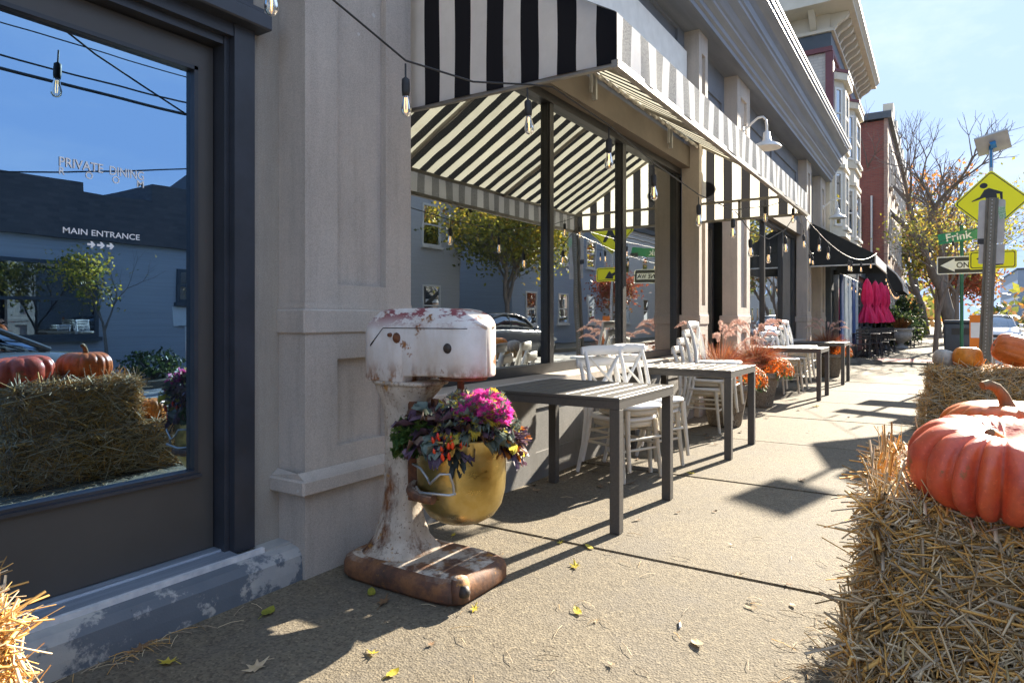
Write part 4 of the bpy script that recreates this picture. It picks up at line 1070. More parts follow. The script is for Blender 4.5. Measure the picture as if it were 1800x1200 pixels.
# ------------------------------------------------------------------ pots of grass and mums
M_pot = two_layer('fibre pot', (.24, .19, .135), (.16, .125, .09), (.06, .045, .035), .50, .9, 20, 34, mode='obj', bs=.8, grain=60, chip2=(.34, .30, .23))
G_red = leafy('grass burgundy', (.34, .08, .07), (.50, .15, .10), .45, 40)
G_or = leafy('grass orange', (.58, .20, .05), (.66, .32, .10), .45, 40)
G_tan = leafy('grass tan', (.55, .33, .24), (.62, .44, .32), .45, 40)
G_plm = leafy('grass plume', (.78, .58, .52), (.86, .74, .68), .6, 40)
G_mum = leafy('mum orange', (.72, .14, .015), (.80, .24, .03), .3, 60)
G_mumg = leafy('mum leaves', (.05, .10, .03), (.12, .19, .04), .3, 40)
def pot(name_label, x, y, grass_label, mum_label, S=1.0, mum_at=(.14, -.16), ph=0, grass_h=1.0, seed=3):
    rs = np.random.default_rng(seed)
    t = thing('flower_pot', name_label, 'planter', (x, y, 0), group='tapered fibre planters')
    q = MB(); q.lathe([(.0, .003), (.165 * S, .003), (.175 * S, .02), (.235 * S, .36), (.245 * S, .385), (.262 * S, .39), (.266 * S, .405), (.266 * S, .45), (.258 * S, .462), (.24 * S, .455), (.235 * S, .40)], 40); q.build('pot_body', M_pot, t)
    q = MB(); q.lathe([(.0, .42), (.235 * S, .42)], 24); q.build('soil', M_soil, t)
    # fountain grass
    gt = thing('fountain_grass', grass_label, 'grass plant', (x - .03, y + .04, .42), group='red fountain grasses in the planters')
    n = 900
    a = rs.uniform(0, 6.283, n); lean = rs.beta(1.6, 1.4, n) * 1.05
    L = rs.uniform(.26, .56, n) * grass_h
    P0 = np.stack([np.cos(a) * .05, np.sin(a) * .05, np.zeros(n)], 1) * rs.uniform(.3, 1.6, (n, 1))
    mid = np.stack([np.cos(a) * np.sin(lean * .6) * L * .55, np.sin(a) * np.sin(lean * .6) * L * .55, np.cos(lean * .6) * L * .6], 1) + P0
    tip = np.stack([np.cos(a) * np.sin(lean) * L, np.sin(a) * np.sin(lean) * L, np.cos(lean * 1.15) * L * .95], 1) + P0
    V, F = strands(P0, mid, tip, .0042, .0009)
    npmesh('blades', V, F, [G_red, G_or, G_tan], np.repeat(rs.choice(3, n, p=[.36, .32, .32]), 6), gt, 'stuff')
    # plumes: arching stalk and a bristly head
    for k in range(12):
        an = rs.uniform(0, 6.283); l = rs.uniform(.74, 1.02) * grass_h; ln = rs.uniform(.15, .6)
        pts = []
        for i in range(9):
            u = i / 8; b = ln * u + 1.7 * max(0, u - .62) ** 1.3 * 2
            r0 = l * u * math.sin(ln * .7) + (.22 * max(0, u - .6) * 2.0)
            pts.append(Vector((math.cos(an) * r0, math.sin(an) * r0, l * (u - .5 * max(0, u - .62) ** 2 * 4.5))))
        q = MB(); q.tube(pts, .0016, 4, 0); 
        hp = []
        for i in range(24):
            f = .64 + .36 * i / 23; j = min(int(f * 8), 7); hp.append(pts[j].lerp(pts[j + 1], f * 8 - j))
        hp = np.array([h[:] for h in hp]); m_ = 300
        idx = rs.integers(0, 24, m_); dd = rs.normal(size=(m_, 3)); dd /= np.linalg.norm(dd, axis=1, keepdims=True)
        ln_ = rs.uniform(.018, .038, m_)[:, None] * np.sin(np.pi * (.12 + .8 * idx / 23))[:, None]
        V, F = strands(hp[idx], hp[idx] + dd * ln_ * .5, hp[idx] + dd * ln_ - np.array([[0, 0, .003]]), .0022, .0008)
        q.add([tuple(v) for v in V], [tuple(int(c) for c in f) for f in F], 1, False)
        q.build('plume', [G_tan, G_plm], gt)
    # chrysanthemum dome
    mt = thing('chrysanthemum', mum_label, 'flowers', (x + mum_at[0], y + mum_at[1], .44), group='orange chrysanthemums in the planters')
    RX, RZ = .235 * S, .185 * S
    nf = 430
    q = MB(); g_ = MB()
    for i in range(nf):
        z = 1 - (i + .5) / nf * 1.25; rr = math.sqrt(max(0, 1 - z * z)); an = i * 2.39996 + rs.uniform(-.2, .2)
        nrm = Vector((rr * math.cos(an), rr * math.sin(an), z)); p = Vector((nrm.x * RX, nrm.y * RX, nrm.z * RZ + .03)) * rs.uniform(.93, 1.06)
        a_ = nrm.cross(Vector((.2, .1, 1))).normalized(); b_ = nrm.cross(a_)
        r = rs.uniform(.015, .023); m8 = 8
        vs = [p + nrm * .004]
        for j in range(m8):
            th = 2 * math.pi * j / m8 + i
            vs.append(p + (a_ * math.cos(th) + b_ * math.sin(th)) * r * (1.0 if j % 2 else .72) + nrm * (.006 if j % 2 else .001))
        q.add(vs, [(0, 1 + j, 1 + (j + 1) % m8) for j in range(m8)], 0)
    o = q.build('blossoms', G_mum, mt); o['kind'] = 'stuff'
    for i in range(260):
        an = rs.uniform(0, 6.283); z = rs.uniform(-.45, .75); rr = math.sqrt(1 - z * z)
        nrm = Vector((rr * math.cos(an), rr * math.sin(an), z)); p = Vector((nrm.x * RX * .9, nrm.y * RX * .9, nrm.z * RZ * .9 + .03))
        kale_leaf(g_, p, nrm + Vector((rs.normal() * .4, rs.normal() * .4, rs.normal() * .4)), .045, .012, 0, .15, 2, 2)
    o = g_.build('leaves', G_mumg, mt); o['kind'] = 'stuff'
pot('brown fibre pot standing by the second table, holding red grass', 7.42, 1.98, 'red fountain grass rising behind the second table', 'orange chrysanthemum clump beside the second table', 1.0, (.17, -.17), seed=3)
pot('brown fibre pot in the open gap between tables, holding red grass', 9.25, 2.02, 'red fountain grass in the pot standing clear of the tables', 'orange chrysanthemum dome on the pot standing clear of the tables', 1.0, (.10, -.18), seed=5)
pot('brown fibre pot under the farthest table end, holding red grass', 14.75, 1.85, 'red fountain grass behind the farthest table', 'orange chrysanthemum seen below the farthest table top', 1.0, (.1, -.16), seed=8, grass_h=1.05)
# striped bag and flowers under the second table stack
M_bag = simple('woven blue grey bag', (.16, .19, .25), (.30, .31, .33), .9, 60, .6, 120)
# ------------------------------------------------------------------ straw bales
S_mats = [simple('straw pale', (.80, .65, .42), (.70, .53, .31), .6, 30, mode='pos'), simple('straw gold', (.80, .47, .14), (.70, .37, .09), .6, 30, mode='pos'),
          simple('straw grey', (.50, .40, .28), (.40, .30, .19), .7, 30, mode='pos'), simple('straw brown', (.34, .23, .10), (.24, .15, .06), .7, 30, mode='pos')]
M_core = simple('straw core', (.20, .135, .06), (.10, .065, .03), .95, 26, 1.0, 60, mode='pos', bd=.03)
M_twine = simple('baling twine', (.55, .42, .2), (.4, .3, .14), .8, 30)
def bale(label, x0, x1, y0, y1, z0, z1, n=2600, seed=1, faces='xXyYZ', shag=1.0, wgt=(.32, .33, .18, .17)):
    rs = np.random.default_rng(seed)
    cx, cy = (x0 + x1) / 2, (y0 + y1) / 2
    t = thing('straw_bale', label, 'straw bale', (cx, cy, z0), group='straw bales along the sidewalk')
    hx, hy, H = (x1 - x0) / 2, (y1 - y0) / 2, z1 - z0
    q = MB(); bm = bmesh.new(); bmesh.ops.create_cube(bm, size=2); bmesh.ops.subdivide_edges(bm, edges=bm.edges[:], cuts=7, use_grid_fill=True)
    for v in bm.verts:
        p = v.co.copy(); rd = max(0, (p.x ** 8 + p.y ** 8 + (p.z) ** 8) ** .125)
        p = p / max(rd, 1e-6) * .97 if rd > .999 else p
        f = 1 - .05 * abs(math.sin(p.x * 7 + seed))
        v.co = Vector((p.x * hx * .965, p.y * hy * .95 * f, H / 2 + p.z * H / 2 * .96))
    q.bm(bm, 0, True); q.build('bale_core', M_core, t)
    area = {'x': hy * H, 'X': hy * H, 'y': hx * H, 'Y': hx * H, 'Z': 2 * hx * hy}
    tot = sum(area[f] for f in faces)
    P0s, P1s, P2s, W_ = [], [], [], []
    for f in faces:
        k = int(n * area[f] / tot)
        a, b = rs.uniform(-1, 1, k), rs.uniform(-1, 1, k)
        L = rs.uniform(.06, .24, k) * rs.choice([.6, 1, 1.25], k)
        th = rs.normal(0, .5, k) + rs.choice([0, 0, 0, 1.2, -.9], k)
        out = np.abs(rs.normal(.0, .022, k)) * shag + .004
        if f in 'xX':
            s = -1 if f == 'x' else 1
            c = np.stack([s * hx * np.ones(k), a * hy, H / 2 + b * H / 2], 1); u = np.array([0, 1., 0]); w = np.array([0, 0, 1.]); nn = np.array([s, 0, 0.])
        elif f in 'yY':
            s = -1 if f == 'y' else 1
            c = np.stack([a * hx, s * hy * np.ones(k), H / 2 + b * H / 2], 1); u = np.array([1., 0, 0]); w = np.array([0, 0, 1.]); nn = np.array([0, s, 0.])
        else:
            c = np.stack([a * hx, b * hy, H * np.ones(k)], 1); u = np.array([1., 0, 0]); w = np.array([0, 1., 0]); nn = np.array([0, 0, 1.])
        d = u * np.cos(th)[:, None] + w * np.sin(th)[:, None]
        edge = np.maximum(np.abs(a), np.abs(b))
        c = c - nn * (.012 + .03 * np.clip(edge - .8, 0, 1) / .2)[:, None] + nn * rs.uniform(-.008, .018, k)[:, None]
        P0s.append(c - d * L[:, None] / 2 - nn * (.25 * np.abs(out))[:, None])
        P2s.append(c + d * L[:, None] / 2 + nn * (out)[:, None])
        P1s.append(c + nn * (.012 * rs.uniform(0, 1, k) + out * .35)[:, None] + w * (rs.normal(0, .008, k))[:, None])
        W_.append(np.clip(rs.lognormal(math.log(.0026), .42, k), .001, .006))
    # wisps round the foot and over the edges
    k = int(n * .05)
    an = rs.uniform(0, 6.283, k); c = np.stack([np.cos(an) * hx * 1.0, np.sin(an) * hy * 1.0, rs.uniform(0, H, k)], 1)
    c[:, 0] = np.clip(np.cos(an) * 1.5, -1, 1) * hx; c[:, 1] = np.clip(np.sin(an) * 1.5, -1, 1) * hy
    d = np.stack([np.cos(an), np.sin(an), rs.normal(-.2, .5, k)], 1); L = rs.uniform(.02, .07, k)[:, None]
    P0s.append(c - d * .03); P1s.append(c + d * L * .5); P2s.append(c + d * L + np.array([0, 0, -.02])); W_.append(rs.uniform(.001, .002, k))
    P0, P1, P2, w = map(np.concatenate, (P0s, P1s, P2s, W_))
    for P in (P0, P1, P2): P[:, 2] = np.maximum(P[:, 2], .004)
    V, F = strands(P0, P1, P2, w, w * .8)
    npmesh('straw', V, F, S_mats, np.repeat(rs.choice(4, len(P0), p=wgt), 6), t, 'stuff')
    q = MB()
    for yy in (-.45 * hy, .45 * hy):
        e = .012
        q.tube([(-hx - e, yy, .02), (-hx - e, yy, H + e * .4), (hx + e, yy, H + e * .4), (hx + e, yy, .02)], .003, 5)
    q.build('twine', M_twine, t)
    return t
bale('nearest upper straw bale carrying the flat pink pumpkin', 1.97, 2.76, -.26, .15, .352, .70, 8500, 1, shag=1.1)
bale('straw bale under the bale with the flat pink pumpkin', 1.90, 3.06, -.26, .20, .0, .35, 6500, 2, shag=1.25)
bale('upper straw bale on the kerb side of the flat pink pumpkin bale', 1.90, 2.74, -.74, -.28, .352, .70, 2600, 3)
bale('lower straw bale at the kerb beneath the green squash', 1.82, 2.9, -.74, -.28, .0, .35, 1500, 4)
bale('far upper straw bale carrying round orange and white pumpkins', 8.12, 8.60, -.80, .09, .33, .66, 3600, 5)
bale('far lower straw bale under the round orange and white pumpkins', 8.10, 8.66, -.86, .15, .0, .33, 3200, 6, shag=1.4)
bale('far straw bale at the kerb with the small yellow gourds', 8.05, 8.9, -1.35, -.84, .0, .64, 1800, 7)
bale('single sunlit straw bale standing by the plinth below the door', -.20, .67, 1.78, 2.2, .0, .485, 7000, 8, shag=1.3, wgt=(.44, .42, .08, .06))
# loose straw on the pavement
def loose(label, cx, cy, sx, sy, n, seed):
    rs = np.random.default_rng(seed)
    c = np.stack([rs.normal(0, sx, n), rs.normal(0, sy, n), np.full(n, .006)], 1); th = rs.uniform(0, 6.28, n); L = rs.uniform(.02, .1, n)
    d = np.stack([np.cos(th), np.sin(th), np.zeros(n)], 1) * L[:, None] / 2
    V, F = strands(c - d, c + np.array([0, 0, .006]), c + d, .0013, .001)
    o = npmesh('loose_straw', V, F, S_mats, np.repeat(rs.choice(4, n), 6), None, 'stuff', loc=(cx, cy, 0))
    tag(o, label, 'loose straw')
loose('loose straw scattered at the foot of the near pumpkin bales', 2.4, .34, .5, .07, 170, 1)
loose('loose straw scattered around the far pumpkin bales', 8.3, .25, .4, .12, 90, 2)
loose('thin line of loose straw along the peeling plinth', 1.25, 2.36, .12, .02, 60, 3)
loose('bits of loose straw sprinkled over the pavement near the mixer', 2.2, 1.2, .8, .5, 80, 4)

# ------------------------------------------------------------------ pumpkins
def pumpkin_mat(name, c1, c2, c3=None, thr=.62, rough=.38):
    m, nd, lk, p = new_mat(name)
    v = coords(nd, 'obj')
    col = ramp(nd, lk, noise(nd, lk, v, 7, 4), [(.32, c1), (.68, c2)])
    blot = ramp(nd, lk, noise(nd, lk, v, 16, 7, .75), [(.44, 0), (.70, .75)])
    col = mixc(nd, lk, blot, col, tuple(x * .6 for x in c2))
    scar = ramp(nd, lk, noise(nd, lk, v, 21, 3, .6, (1, 1, 3)), [(.705, 0), (.73, .7)])
    col = mixc(nd, lk, scar, col, (.42, .26, .13))
    f = ramp(nd, lk, noise(nd, lk, v, 110, 2), [(.62, 0), (.7, .35)])
    col = mixc(nd, lk, f, col, tuple(min(1, x * 1.5 + .06) for x in c1))
    if c3: col = mixc(nd, lk, ramp(nd, lk, noise(nd, lk, v, 9, 7, .7), [(thr, 0), (thr + .06, .9)]), col, c3)
    lk.new(col, p.inputs['Base Color']); p.inputs['Roughness'].default_value = rough
    lk.new(ramp(nd, lk, noise(nd, lk, v, 12, 5), [(.3, rough - .05), (.7, rough + .22)]), p.inputs['Roughness'])
    bump(nd, lk, p, noise(nd, lk, v, 26, 5, .65), .3, .005)
    return m
P_pink = pumpkin_mat('pink pumpkin skin', (.72, .125, .03), (.68, .095, .06), (.20, .12, .03), .60, .36)
P_or = pumpkin_mat('orange pumpkin skin', (.68, .17, .025), (.60, .12, .015), None, rough=.36)
P_or2 = pumpkin_mat('bright orange pumpkin skin', (.76, .26, .02), (.68, .19, .015), None)
P_wht = pumpkin_mat('grey white pumpkin skin', (.48, .43, .36), (.36, .31, .25), (.25, .2, .14), .6)
P_grn = pumpkin_mat('green squash skin', (.14, .19, .12), (.24, .28, .19), None)
P_yel = pumpkin_mat('yellow gourd skin', (.75, .42, .03), (.70, .30, .02), (.1, .16, .04), .6)
M_stem = simple('pumpkin stem', (.23, .15, .07), (.12, .075, .035), .8, 12, .6, 60, stretch=(1, 1, .2))
M_stem2 = simple('cut pumpkin stem', (.58, .30, .07), (.42, .2, .05), .8, 22, .4, 60)
def pumpkin(label, loc, Rr, H, ribs, mat, depth=.08, dip=.3, rot=(0, 0, 0), stem=None, sharp=1.0, var=.3, seed=1, group='pumpkins and gourds'):
    rs = random.Random(seed)
    t = thing('pumpkin', label, 'pumpkin', loc, group=group); t.rotation_euler = rot
    n = ribs * 8; m = 26
    rw = [1 + var * rs.uniform(-.10, .10) for _ in range(ribs)]; rd = [rs.uniform(1 - var, 1 + var) for _ in range(ribs)]
    from mathutils import noise as mnoise
    w1, w2, p1, p2 = rs.uniform(.05, .16) * var * 2, rs.uniform(.03, .09) * var * 2, rs.uniform(0, 6), rs.uniform(0, 6)
    vs = []
    for i in range(m + 1):
        ph = math.pi * i / m; s, c = max(0.0, math.sin(ph)), math.cos(ph)
        for j in range(n):
            a = 2 * math.pi * j / n; k = j / 8; rib = int(k) % ribs; fr = k - int(k)
            grove = 1 - (abs(math.sin(math.pi * fr)) ** (.55 / sharp))
            e = s ** .62
            rr = Rr * e * (1 - depth * rd[rib] * grove * s ** .3) * (rw[rib] * math.sin(math.pi * fr) + 1 * (1 - math.sin(math.pi * fr)))
            top = 1 - dip * math.exp(-(e / .34) ** 2) if c > 0 else 1 - dip * .6 * math.exp(-(e / .45) ** 2)
            z = H / 2 * (1 + math.copysign(abs(c) ** .85, c) * top * (1 - .5 * depth * grove * s))
            aw = a + w1 * math.sin(2 * a + p1) + w2 * math.sin(3 * a + p2)
            dirv = Vector((math.cos(aw) * s, math.sin(aw) * s, c))
            lump = 1 + var * (.10 * mnoise.noise(dirv * 1.3 + Vector((seed, 0, 0))) + .045 * mnoise.noise(dirv * 4.5 + Vector((0, seed, 0))))
            vs.append((rr * math.cos(aw) * lump, rr * math.sin(aw) * lump, z * (1 + .06 * var * mnoise.noise(dirv * 2.6 + Vector((0, 0, seed))))))
    fs = [(i * n + j, (i + 1) * n + j, (i + 1) * n + (j + 1) % n, i * n + (j + 1) % n) for i in range(m) for j in range(n)]
    q = MB(); q.add(vs, fs, 0, True); q.build('flesh', mat, t)
    zt = H * (1 - dip / 2) - .012
    q = MB()
    sm = M_stem
    if stem == 'curl':
        pts = [(0, 0, zt - .02), (0, 0, zt + .01), (.003, .006, zt + .035), (-.004, .016, zt + .06), (-.02, .034, zt + .083), (-.035, .056, zt + .093), (-.044, .072, zt + .088)]
        q.tube(pts, [.036, .026, .019, .016, .0145, .014, .013], 10)
    elif stem == 'cut':
        q.tube([(0, 0, zt - .02), (-.008, .012, zt + .006), (-.022, .036, zt + .026)], [.026, .019, .017], 10); sm = M_stem2
        q.lathe([(.0, .004), (.014, .003), (.017, 0)], 10, xf=Matrix.Translation((-.0225, .037, zt + .0265)) @ Vector((-.5, .8, .7)).to_track_quat('Z', 'Y').to_matrix().to_4x4(), mi=1)
    else:
        q.tube([(0, 0, zt - .015), (0, 0, zt + .012), (.006, .004, zt + .03)], [.02, .012, .010], 8)
    q.build('stem', [sm, M_stem], t)
    return t
pumpkin('large flat pink pumpkin with deep folds on the nearest straw bale', (2.09, -.135, .688), .222, .222, 16, P_pink, .15, .36, (R(2), R(-7), 0), 'cut', 1.0, .45, 4)
pumpkin('orange pumpkin with a tall curled stem behind the flat pink one', (2.53, -.18, .694), .187, .225, 18, P_or, .05, .26, (0, 0, R(5)), 'curl', .8, .2, 5)
pumpkin('flat green squash on the kerb-side straw bale', (2.05, -.52, .694), .19, .13, 14, P_grn, .10, .4, (0, 0, .6), None, 1, .4, 6)
pumpkin('small round orange pumpkin on the lower straw bale step', (2.93, .0, .345), .12, .19, 16, P_or2, .06, .2, (0, 0, 1.0), None, 1, .3, 9)
pumpkin('round bright orange pumpkin in the middle of the far straw bale', (8.34, -.25, .652), .135, .23, 18, P_or2, .035, .18, (0, 0, .3), None, .8, .2, 7)
pumpkin('greyish white pumpkin at the sidewalk end of the far straw bale', (8.42, -.03, .655), .12, .19, 14, P_wht, .05, .2, (R(20), 0, .5), None, .8, .2, 8)
pumpkin('large lopsided orange pumpkin lying on its side on the far straw bale', (8.34, -.80, .80), .155, .36, 16, P_or, .03, .12, (R(-72), R(8), R(12)), None, .8, .3, 10)
pumpkin('small yellow gourd with green patches at the kerb end of the far bales', (8.45, -1.02, .635), .075, .09, 8, P_yel, .12, .2, (0, R(30), 0), None, 1, .4, 11)
pumpkin('small dark green gourd beside the yellow gourd on the far bales', (8.5, -1.16, .635), .06, .07, 8, P_grn, .12, .2, (0, R(-20), 0), None, 1, .4, 12)

# ------------------------------------------------------------------ fallen leaves
F_yel = leafy('fallen yellow leaf', (.62, .48, .03), (.70, .58, .12), .3, 60)
F_brn = leafy('fallen brown leaf', (.16, .09, .045), (.27, .16, .08), .1, 60)
F_tan = leafy('fallen tan leaf', (.50, .38, .22), (.60, .48, .32), .2, 60)
F_grn = leafy('fallen green yellow leaf', (.25, .28, .03), (.42, .38, .06), .3, 60)
def leaf_mesh(seed, jag):
    rs = random.Random(seed); q = MB(); n = 18; out = []
    for j in range(n):
        a = 2 * math.pi * j / n
        r = (1.0 if not jag else (1.0 + .32 * (1 if j % 3 == 0 else -1))) * (1 - .28 * abs(math.sin(a)))
        x, y = r * math.cos(a), r * math.sin(a) * .75
        out.append((x, y, .28 * x * x * rs.uniform(.4, 1.2) + .42 * y * y + rs.uniform(-.05, .08)))
    q.add([(0, 0, .02)] + out, [(0, 1 + j, 1 + (j + 1) % n) for j in range(n)], 0, True)
    q.tube([(-.9, 0, .2), (-1.2, .05, .12), (-1.6, .12, .02)], .03, 4)
    o = q.build('leaf', F_yel); me = o.data; bpy.data.objects.remove(o); return me
LM = {}
for mi_, mt_ in (('y', F_yel), ('b', F_brn), ('t', F_tan), ('g', F_grn)):
    for s_ in range(3):
        me = leaf_mesh(s_ * 7 + ord(mi_), s_ != 1); me.materials.clear(); me.materials.append(mt_); LM[mi_, s_] = me
def leaf(x, y, size, kind, label, group=None, z=.006):
    o = bpy.data.objects.new('fallen_leaf', LM[kind, random.randrange(3)]); COL.objects.link(o)
    o.location = (x, y, z); o.scale = (size, size, size); o.rotation_euler = (random.uniform(-.2, .2), random.uniform(-.2, .2), random.uniform(0, 6.28))
    tag(o, label, 'leaf', group)
for x, y, s, k, l in [
    (2.80, 1.44, .034, 'y', 'ragged yellow leaf with a brown curl in the sun short of the pavement joint'), (2.37, 1.21, .024, 'y', 'pale yellow leaf in the sun between the mixer and the near bale'),
    (1.69, 1.66, .024, 'y', 'yellow leaf standing on edge at the border of the mixer shadow'), (1.63, 1.51, .022, 'y', 'bright yellow leaf lowest in the picture, in full sun'),
    (1.41, 1.92, .034, 't', 'curled tan leaf in the mixer shadow near its sunlit edge'), (1.27, 2.20, .030, 'y', 'flat yellow green leaf in the shade before the peeling plinth'),
    (1.70, 2.24, .034, 'g', 'long olive leaf in the shade below the lower pilaster ledge'), (1.27, 2.37, .034, 'b', 'dark brown leaf caught in straw against the plinth'),
    (2.06, 2.03, .026, 'g', 'green leaf in the shade touching the mixer foot'), (2.02, 1.92, .034, 'b', 'rumpled brown leaf in the shade just off the mixer foot'),
    (2.17, 1.57, .022, 'y', 'yellow leaf leaning on the mixer foot beside its lug'), (2.37, .73, .028, 't', 'pale tan curled leaf in the sun before the near bale'),
    (2.79, .64, .024, 't', 'cream leaf lying near the pavement joint by the near bale'), (3.11, .77, .022, 't', 'light tan leaf resting in the pavement joint'),
    (3.11, .56, .022, 'b', 'brown leaf standing in the pavement joint near the bale'), (3.07, 1.50, .024, 'y', 'yellow leaf lying on the pavement joint by the table leg shadow'),
    (3.05, 1.66, .018, 'y', 'tiny yellow leaf on the joint between two table leg shadows'), (2.85, 2.20, .018, 'y', 'small yellow leaf in the sun behind the mixer column'),
    (4.95, 1.57, .026, 'y', 'orange yellow petal cluster beside the first table street leg'), (5.17, .83, .034, 'b', 'brown leaf by the sign shadow in the middle of the pavement'),
    (4.33, 1.91, .034, 'y', 'yellow leaf among the feet of the two-chair stacks'), (9.61, 1.37, .045, 'y', 'orange leaf in the sun past the pots, near a table leg')]:
    leaf(x, y, s * 1.2, k, l)
for x, y, s, k in [(1.85, 1.53, .018, 'b'), (2.07, .93, .018, 't'), (2.34, 1.11, .018, 't'), (3.64, 1.47, .02, 'b'), (3.91, 1.32, .018, 'b'), (4.05, 1.14, .018, 'b'), (2.9, .5, .018, 't'), (5.42, 1.49, .018, 't'),
                   (7.4, 1.13, .02, 't'), (8.71, .9, .03, 'b'), (4.6, .95, .016, 'b'), (3.5, .9, .014, 't')]:
    leaf(x, y, s, k, 'small dry leaf scrap on the open sunlit pavement', 'leaf scraps on the open pavement')
rl = np.random.default_rng(3); n_ = 420
cx_ = np.concatenate([rl.uniform(2.75, 8, 300), rl.uniform(9.6, 17, 120)]); cy_ = 2.43 - np.abs(rl.normal(0, .07, n_)); cz_ = rl.uniform(.004, .012, n_)
c_ = np.stack([cx_, cy_, cz_], 1); th_ = rl.uniform(0, 6.28, n_); sz_ = rl.uniform(.004, .013, (n_, 1))
a_ = np.stack([np.cos(th_), np.sin(th_), rl.normal(0, .25, n_)], 1) * sz_; b_ = np.stack([-np.sin(th_), np.cos(th_), rl.normal(0, .25, n_)], 1) * sz_ * .6
o = npmesh('leaf_litter', np.stack([c_ - a_, c_ - b_, c_ + a_, c_ + b_], 1).reshape(-1, 3), np.arange(n_ * 4).reshape(-1, 4), [F_brn, F_tan, M_soil], np.random.default_rng(1).choice(3, n_, p=[.55, .15, .3]), None, 'stuff')
tag(o, 'crumbled brown leaf litter gathered along the foot of the storefront', 'leaf litter')
for x, y, s in [(4.21, 1.97, .034), (3.89, 2.3, .03), (4.6, 2.2, .035), (4.42, 1.83, .03), (4.9, 2.2, .03), (5.2, 2.1, .03), (6.77, 2.12, .04), (6.67, 1.97, .035), (7.04, 1.72, .035), (6.19, 1.75, .04), (6.4, 2.15, .04), (6.5, 1.9, .04), (5.9, 2.2, .035), (5.6, 2.3, .03), (9.1, 1.5, .035), (4.0, 2.38, .03), (8.2, 1.7, .03)]:
    leaf(x, y, s, 'b', 'dry brown leaf lying in the shade under the tables and chairs', 'brown leaves under the tables')
t = thing('cigarette_butt', 'white cigarette butt with a brown filter on the sunny pavement', 'cigarette butt', (2.48, .83, .006), R(20))
q = MB(); q.tube([(-.022, 0, 0), (.012, 0, 0)], .0042, 10); q.build('paper', M_white, t)
q = MB(); q.tube([(.012, 0, 0), (.030, 0, 0)], .0043, 10); q.build('filter', simple('cigarette filter', (.45, .2, .07), (.35, .16, .06), .8, 40), t)
t = thing('striped_bag', 'blue grey woven bag slumped against the wall behind the four-chair stack', 'bag', (8.15, 2.22, 0))
q = MB(); q.loft([sec(0, 0, .16, .10, .004, 20, 3), sec(0, 0, .19, .12, .06, 20, 3), sec(.01, 0, .18, .11, .22, 20, 2.6), sec(.02, .01, .14, .06, .34, 20, 2.2), sec(.03, .02, .10, .03, .37, 20, 2)]); q.build('bag_body', M_bag, t)
q = MB(); q.tube([(-.06, 0, .35), (-.03, -.03, .46), (.06, -.03, .46), (.1, 0, .35)], .008, 6); q.build('handle', M_bag, t)

# ------------------------------------------------------------------ signs and posts
M_fyg = simple('fluorescent yellow green sheeting', (.90, .84, .0), (.86, .80, .0), .45, 3)
M_sblk = simple('sign black', (.012, .012, .014), (.02, .02, .022), .45, 3)
M_sgrn = simple('sign green', (.0, .20, .10), (.0, .17, .085), .4, 3)
M_swht = simple('sign white', (.78, .78, .76), (.7, .7, .68), .45, 3)
M_sback = simple('sign aluminium back', (.42, .41, .39), (.34, .33, .31), .5, 6, metal=.3)
M_upost = simple('olive channel post', (.16, .15, .12), (.12, .11, .085), .6, 12)
M_gpost = simple('green sign post', (.02, .13, .075), (.015, .10, .055), .45, 10)
M_blue = simple('solar blue cells', (.02, .20, .42), (.015, .14, .33), .25, 8)
M_sorg = simple('orange sheeting', (.80, .22, .01), (.7, .18, .01), .5, 3)
face = R(-90)      # signs face back along the pavement (towards -X)
def facing(yaw=0):
    """local: x right as read, z up, y into the sign; the sign's front looks to -X"""
    return Matrix.Rotation(R(-90) + yaw, 4, 'Z')
def rounded(w, h, r, n=5):
    out = []
    for cx, cy, a0 in ((w / 2 - r, h / 2 - r, 0), (-w / 2 + r, h / 2 - r, 90), (-w / 2 + r, -h / 2 + r, 180), (w / 2 - r, -h / 2 + r, 270)):
        for k in range(n + 1): a = R(a0 + 90 * k / n); out.append((cx + r * math.cos(a), cy + r * math.sin(a)))
    return out
def plate(name, poly, mat, parent, y0, y1, at, xf):
    q = MB(); q.prism([(p[0] + at[0], p[1] + at[1]) for p in poly], 1, y0, y1, xf=xf); return q.build(name, mat, parent)
yaw = R(-5)
# crosswalk assembly: perforated post, solar panel, diamond and arrow plaque
t = thing('crosswalk_sign', 'yellow green pedestrian crossing diamond with arrow plaque and solar panel on a perforated post', 'road sign', (13.53, -.73, 0))
X = facing(yaw)
q = MB(); q.box(-.025, .025, -.025, .025, 0, 3.95, xf=X); W_ = q.build('post', M_galv, t)
q = MB()
for i in range(60): q.lathe([(.0, .0), (.008, .0)], 8, xf=X @ Matrix.Translation((0, -.0262, .45 + i * .05)) @ Matrix.Rotation(R(90), 4, 'X'))
o = q.build('post_holes', M_sblk, W_)
zc = 3.10; dsz = .52
dia = []
for a0 in range(4):
    a = R(90 * a0); c = Vector((math.cos(a), math.sin(a))); tn = Vector((-c.y, c.x)); dia += [(c * dsz - (c + tn) * .05 + tn * .0)[:], (c * dsz - (c - tn) * .0 - c * .012)[:], ]
dia = [(dsz, 0), (0, dsz), (-dsz, 0), (0, -dsz)]
def rdia(s, r):
    out = []
    for k in range(4):
        a = R(90 * k); c = Vector((math.cos(a), math.sin(a))) * (s - r * 1.414)
        for j in range(5): b = a + R(-45 + 90 * j / 4); out.append((c.x + r * math.cos(b), c.y + r * math.sin(b)))
    return out
sg = plate('diamond_sign', rdia(dsz, .05), M_fyg, t, -.034, -.030, (0, zc), X)
